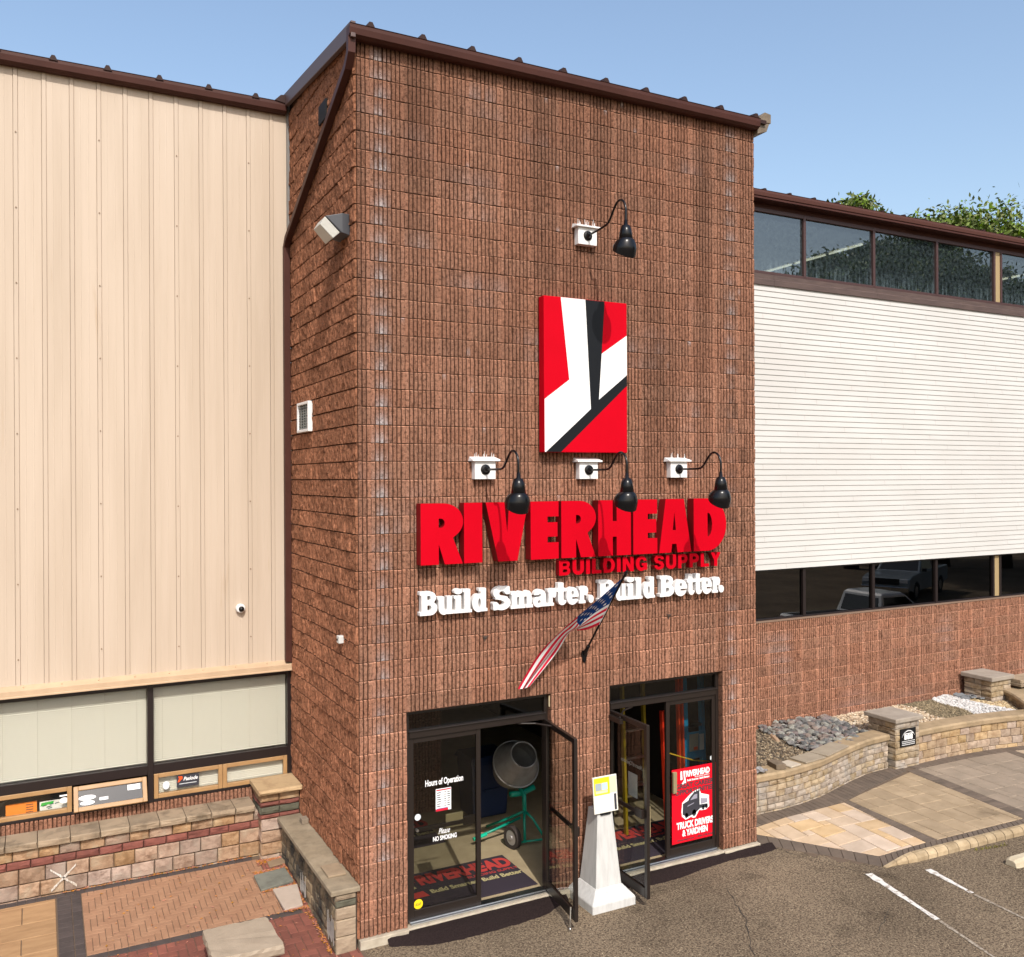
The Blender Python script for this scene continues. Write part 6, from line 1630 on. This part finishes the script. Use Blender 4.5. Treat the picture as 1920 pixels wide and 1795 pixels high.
# weed at the kerb
wd = thing('kerb_weed', 'small yellow green weed growing at the foot of the kerb', 'plant', (8.62, -1.48, -.1))
mb = MB()
for k in range(70):
    x = random.uniform(8.35, 8.9); y = -1.48-.16*(x-8.4)+random.gauss(0, .015); a = random.uniform(0, 6.28); h = random.uniform(.015, .05); w = .006
    mb.add([(x-w*math.cos(a), y-w*math.sin(a), -.1), (x+w*math.cos(a), y+w*math.sin(a), -.1), (x+random.gauss(0, .02), y+random.gauss(0, .02), -.1+h)], [(0,1,2)])
mb.build('blades', mat('weed_green', (.16, .14, .02), .7), wd, recalc=False)

# ================================================================== TREES
M_BARK = mat('bark', (.07, .05, .035), .9, bump=.5, bscale=20)
M_LEAF = mat('oak_leaf', (.12, .165, .022), .6, island=.45, islandhue=.025, spec=.3)
def leaf_tree(seed, h, rad, base, n_cl=70, per=300, ls=.08):
    rn = random.Random(seed); mb = MB(); pos = []
    for k in range(n_cl):
        while True:
            v = Vector((rn.gauss(0, 1), rn.gauss(0, 1), rn.gauss(0, 1))).normalized()
            if v.z > -.45: break
        r = rn.uniform(.55, 1.0)*(1+.07*math.sin(v.x*4+seed)*math.sin(v.y*5))
        c = Vector((v.x*rad*r, v.y*rad*r, base+(h-base)*.5+v.z*(h-base)*.5*r)); cr_ = rn.uniform(.45, .95)*rad*.235
        pos.append(c)
        for q in range(int(per*rn.uniform(.5, 1.3))):
            d = Vector((rn.gauss(0, .48), rn.gauss(0, .48), rn.gauss(0, .30)))*cr_
            p = c+d; a = Vector((rn.gauss(0, 1), rn.gauss(0, 1), rn.gauss(0, 1))).normalized(); b = a.orthogonal().normalized(); s = ls*rn.uniform(.6, 1.3)
            b = Matrix.Rotation(rn.uniform(0, 6.28), 3, a) @ b; t = a.cross(b)
            mb.add([tuple(p-b*s), tuple(p+t*s*.45), tuple(p+b*s), tuple(p-t*s*.45)], [(0,1,2,3)])
    crown = mb
    tb = MB(); P = [(0, 0, -.2), (rad*.02, 0, base*.5), (rad*.04, .1, base), (0, 0, base+(h-base)*.45), (0, 0, h*.88)]
    tb.tube(P, [h*.024, h*.019, h*.016, h*.010, h*.003], 10)
    for c in pos[::2]:
        z0_ = base+(c.z-base)*.25 if c.z > base else base*.8
        a = Vector((0, 0, max(base*.7, z0_))); m_ = a.lerp(c, .55)+Vector((0, 0, -.05*h*.1)); tb.tube([a, m_, c], [h*.008, h*.004, h*.0015], 6)
    return crown, tb
TREES = {}
def tree(name, label, x, y, kind, scale, rot, group):
    t = thing(name, label, 'tree', (x, y, -.1), group); WORLD[t.name] = Matrix()
    t.scale = (scale, scale, scale); t.rotation_euler = (0, 0, rot)
    if kind not in TREES:
        c, tb = leaf_tree(*kind); co_ = c.build('crown', M_LEAF, t, recalc=False); to = tb.build('trunk', M_BARK, t, smooth=True); TREES[kind] = (co_.data, to.data)
    else:
        for nm, d in zip(('crown', 'trunk'), TREES[kind]): place(bpy.data.objects.new(nm, d), t)
    return t
KA, KB, KC = (5, 17, 5.2, 4.5, 170, 420, .125), (9, 16, 4.4, 3.5, 150, 400, .125), (14, 18, 6.0, 4.0, 200, 420, .13)
g_ = 'trees rising behind the white wing'
tree('oak_tree', 'broad green tree showing as a low tuft over the middle of the white wing roof', 29.9, 20.5, KB, 1.165, .4, g_)
tree('oak_tree', 'tall green tree rising over the white wing roof left of the biggest crown', 36.9, 20.5, KC, 1.02, 2.2, g_)
tree('oak_tree', 'green tree with a ragged top between two others over the white wing roof', 41.6, 20.5, KA, 1.08, 3.6, g_)
tree('oak_tree', 'tallest green tree over the white wing roof at the right edge', 47.0, 22.5, KC, 1.05, 1.1, g_)
g_ = 'trees across the lot mirrored in the upper windows'
tree('oak_tree', 'dark tree across the lot, first crown mirrored in the upper panes', 37.4, -20.8, KB, 1.17, 1.0, g_)
tree('oak_tree', 'tall dark tree across the lot mirrored in the second upper pane', 39.9, -20.0, KC, 1.05, 2.5, g_)
tree('oak_tree', 'broad dark tree across the lot mirrored in the third upper pane', 43.0, -19.2, KA, 1.07, 4.4, g_)
tree('oak_tree', 'lower dark tree across the lot mirrored in the fourth upper pane', 45.2, -16.8, KB, .92, 5.2, g_)
tree('oak_tree', 'dark tree across the lot mirrored in the pane past the tan post', 53.5, -14.5, KC, .92, .3, g_)
tree('oak_tree', 'dark tree standing behind the first row across the lot', 43.0, -26.5, KC, 1.04, 3.9, g_)

# ================================================================== PICKUP TRUCKS (mirrored in the lower windows)
M_TYRE = mat('tyre_black', (.02, .02, .02), .85); M_CARGLASS = mat('car_glass', (.012, .014, .016), .08, spec=.8); M_CHROME = mat('chrome', (.6, .6, .6), .15, 1.)
def pickup(label, x, y, rot, paint):
    t = thing('pickup_truck', label, 'pickup truck', (x, y, -.1), 'pickup trucks parked across the lot')
    M = Matrix.Translation((x, y, -.1)) @ Matrix.Rotation(rot, 4, 'Z')
    T = lambda p: tuple(M @ Vector(p))
    hw = .96
    def arch(cx, r=.43): return [(cx+r*math.cos(R(a)), .36+r*math.sin(R(a))) for a in range(180, -1, -20)]
    prof = [(-2.75, .55), (-2.75, 1.12), (-2.70, 1.18), (-.62, 1.16), (-.60, 1.16), (1.05, 1.14), (2.30, 1.06), (2.66, .95), (2.74, .75), (2.74, .48)]
    low = [(2.30, .42)]+[(p[0], p[1]) for p in reversed(arch(1.72))]+[(1.20, .38), (-1.15, .38)]+[(p[0], p[1]) for p in reversed(arch(-1.68))]+[(-2.2, .45)]
    poly = prof+low; mb = MB()
    rings = []
    for s, k in ((-hw, .97), (-hw+.05, 1), (hw-.05, 1), (hw, .97)): rings.append([T((u, s, .62+(v-.62)*k)) for u, v in poly])
    mb.ring_loft(rings); mb.build('body', paint, t, bevel=.02)
    cab = MB()
    lo = [(-.66, 1.15), (1.12, 1.13)]; hi = [(-.48, 1.80), (.36, 1.80)]
    def cr_(z, inset): return None
    cab.ring_loft([[T((-.66, -.90, 1.14)), T((1.15, -.90, 1.12)), T((1.15, .90, 1.12)), T((-.66, .90, 1.14))], [T((-.50, -.74, 1.74)), T((.42, -.74, 1.74)), T((.42, .74, 1.74)), T((-.50, .74, 1.74))], [T((-.42, -.68, 1.81)), T((.30, -.68, 1.81)), T((.30, .68, 1.81)), T((-.42, .68, 1.81))]])
    c = cab.build('cab', paint, t, bevel=.03)
    for s in (-1, 1):
        g = MB(); pts = [(-.52, .893, 1.20), (.92, .893, 1.20), (.40, .752, 1.69), (-.44, .752, 1.69)]
        a = [T((u, s*(v+.004), z)) for u, v, z in pts]; b = [T((u, s*(v-.01), z)) for u, v, z in pts]; g.ring_loft([a, b]); g.build('side_window', M_CARGLASS, c)
        m = MB(); m.box(.82, s*.93, 1.14, .98, s*1.10, 1.28, M=M); m.build('mirror', M_TYRE, t, bevel=.02)
        h = MB(); h.box(2.66, s*.58, .78, 2.76, s*.90, .95, M=M); h.build('headlight', mat('lamp_clear', (.7, .72, .74), .1), t, bevel=.02)
        h = MB(); h.box(-2.78, s*.78, .78, -2.73, s*.93, 1.08, M=M); h.build('tail_light', mat('lamp_red', (.45, .01, .01), .25), t, bevel=.01)
        for cx_ in (1.72, -1.68):
            Mw = M @ Matrix.Translation((cx_, s*.84, .37)) @ Matrix.Rotation(R(90), 4, 'X')
            w = MB(); w.lathe([(.22, -.11), (.35, -.11), (.37, -.08), (.37, .08), (.35, .11), (.22, .11)], Mw, 24, False, False); wo = w.build('wheel', M_TYRE, t)
            w = MB(); w.lathe([(.22, -.10), (.19, -.07), (.05, -.08)], Mw, 16); w.lathe([(.22, .10), (.19, .07), (.05, .08)], Mw, 16); w.build('rim', M_ALU, wo)
    g = MB(); a = [T(p) for p in ((1.10, -.80, 1.17), (1.10, .80, 1.17), (.47, .68, 1.70), (.47, -.68, 1.70))]; b = [T(p) for p in ((1.08, -.80, 1.15), (1.08, .80, 1.15), (.43, .68, 1.68), (.43, -.68, 1.68))]; g.ring_loft([a, b]); g.build('windscreen', M_CARGLASS, c)
    g = MB(); a = [T(p) for p in ((-.655, -.72, 1.22), (-.655, .72, 1.22), (-.53, .64, 1.68), (-.53, -.64, 1.68))]; b = [T(p) for p in ((-.62, -.72, 1.22), (-.62, .72, 1.22), (-.5, .64, 1.68), (-.5, -.64, 1.68))]; g.ring_loft([a, b]); g.build('rear_window', M_CARGLASS, c)
    g = MB(); g.box(-2.62, -.80, 1.10, -.78, .80, 1.185, M=M); g.build('bed_opening', M_TYRE, t)
    g = MB(); g.box(2.68, -.95, .42, 2.86, .95, .64, M=M); g.build('bumper', M_CHROME, t, bevel=.03)
    g = MB(); g.box(-2.90, -.90, .46, -2.74, .90, .62, M=M); g.build('bumper', M_CHROME, t, bevel=.03)
    g = MB(); g.box(2.70, -.55, .70, 2.765, .55, .95, M=M); g.build('grille', M_TYRE, t, bevel=.01)
    return t
pickup('white pickup truck parked alongside, mirrored in the lower windows', 18.9, -3.2, R(4), mat('truck_white', (.66, .67, .68), .3, coat=.5))
pickup('silver grey pickup truck parked further off, mirrored in the third lower pane', 30.6, -11.6, R(158), mat('truck_silver', (.25, .29, .32), .35, .3, coat=.5))
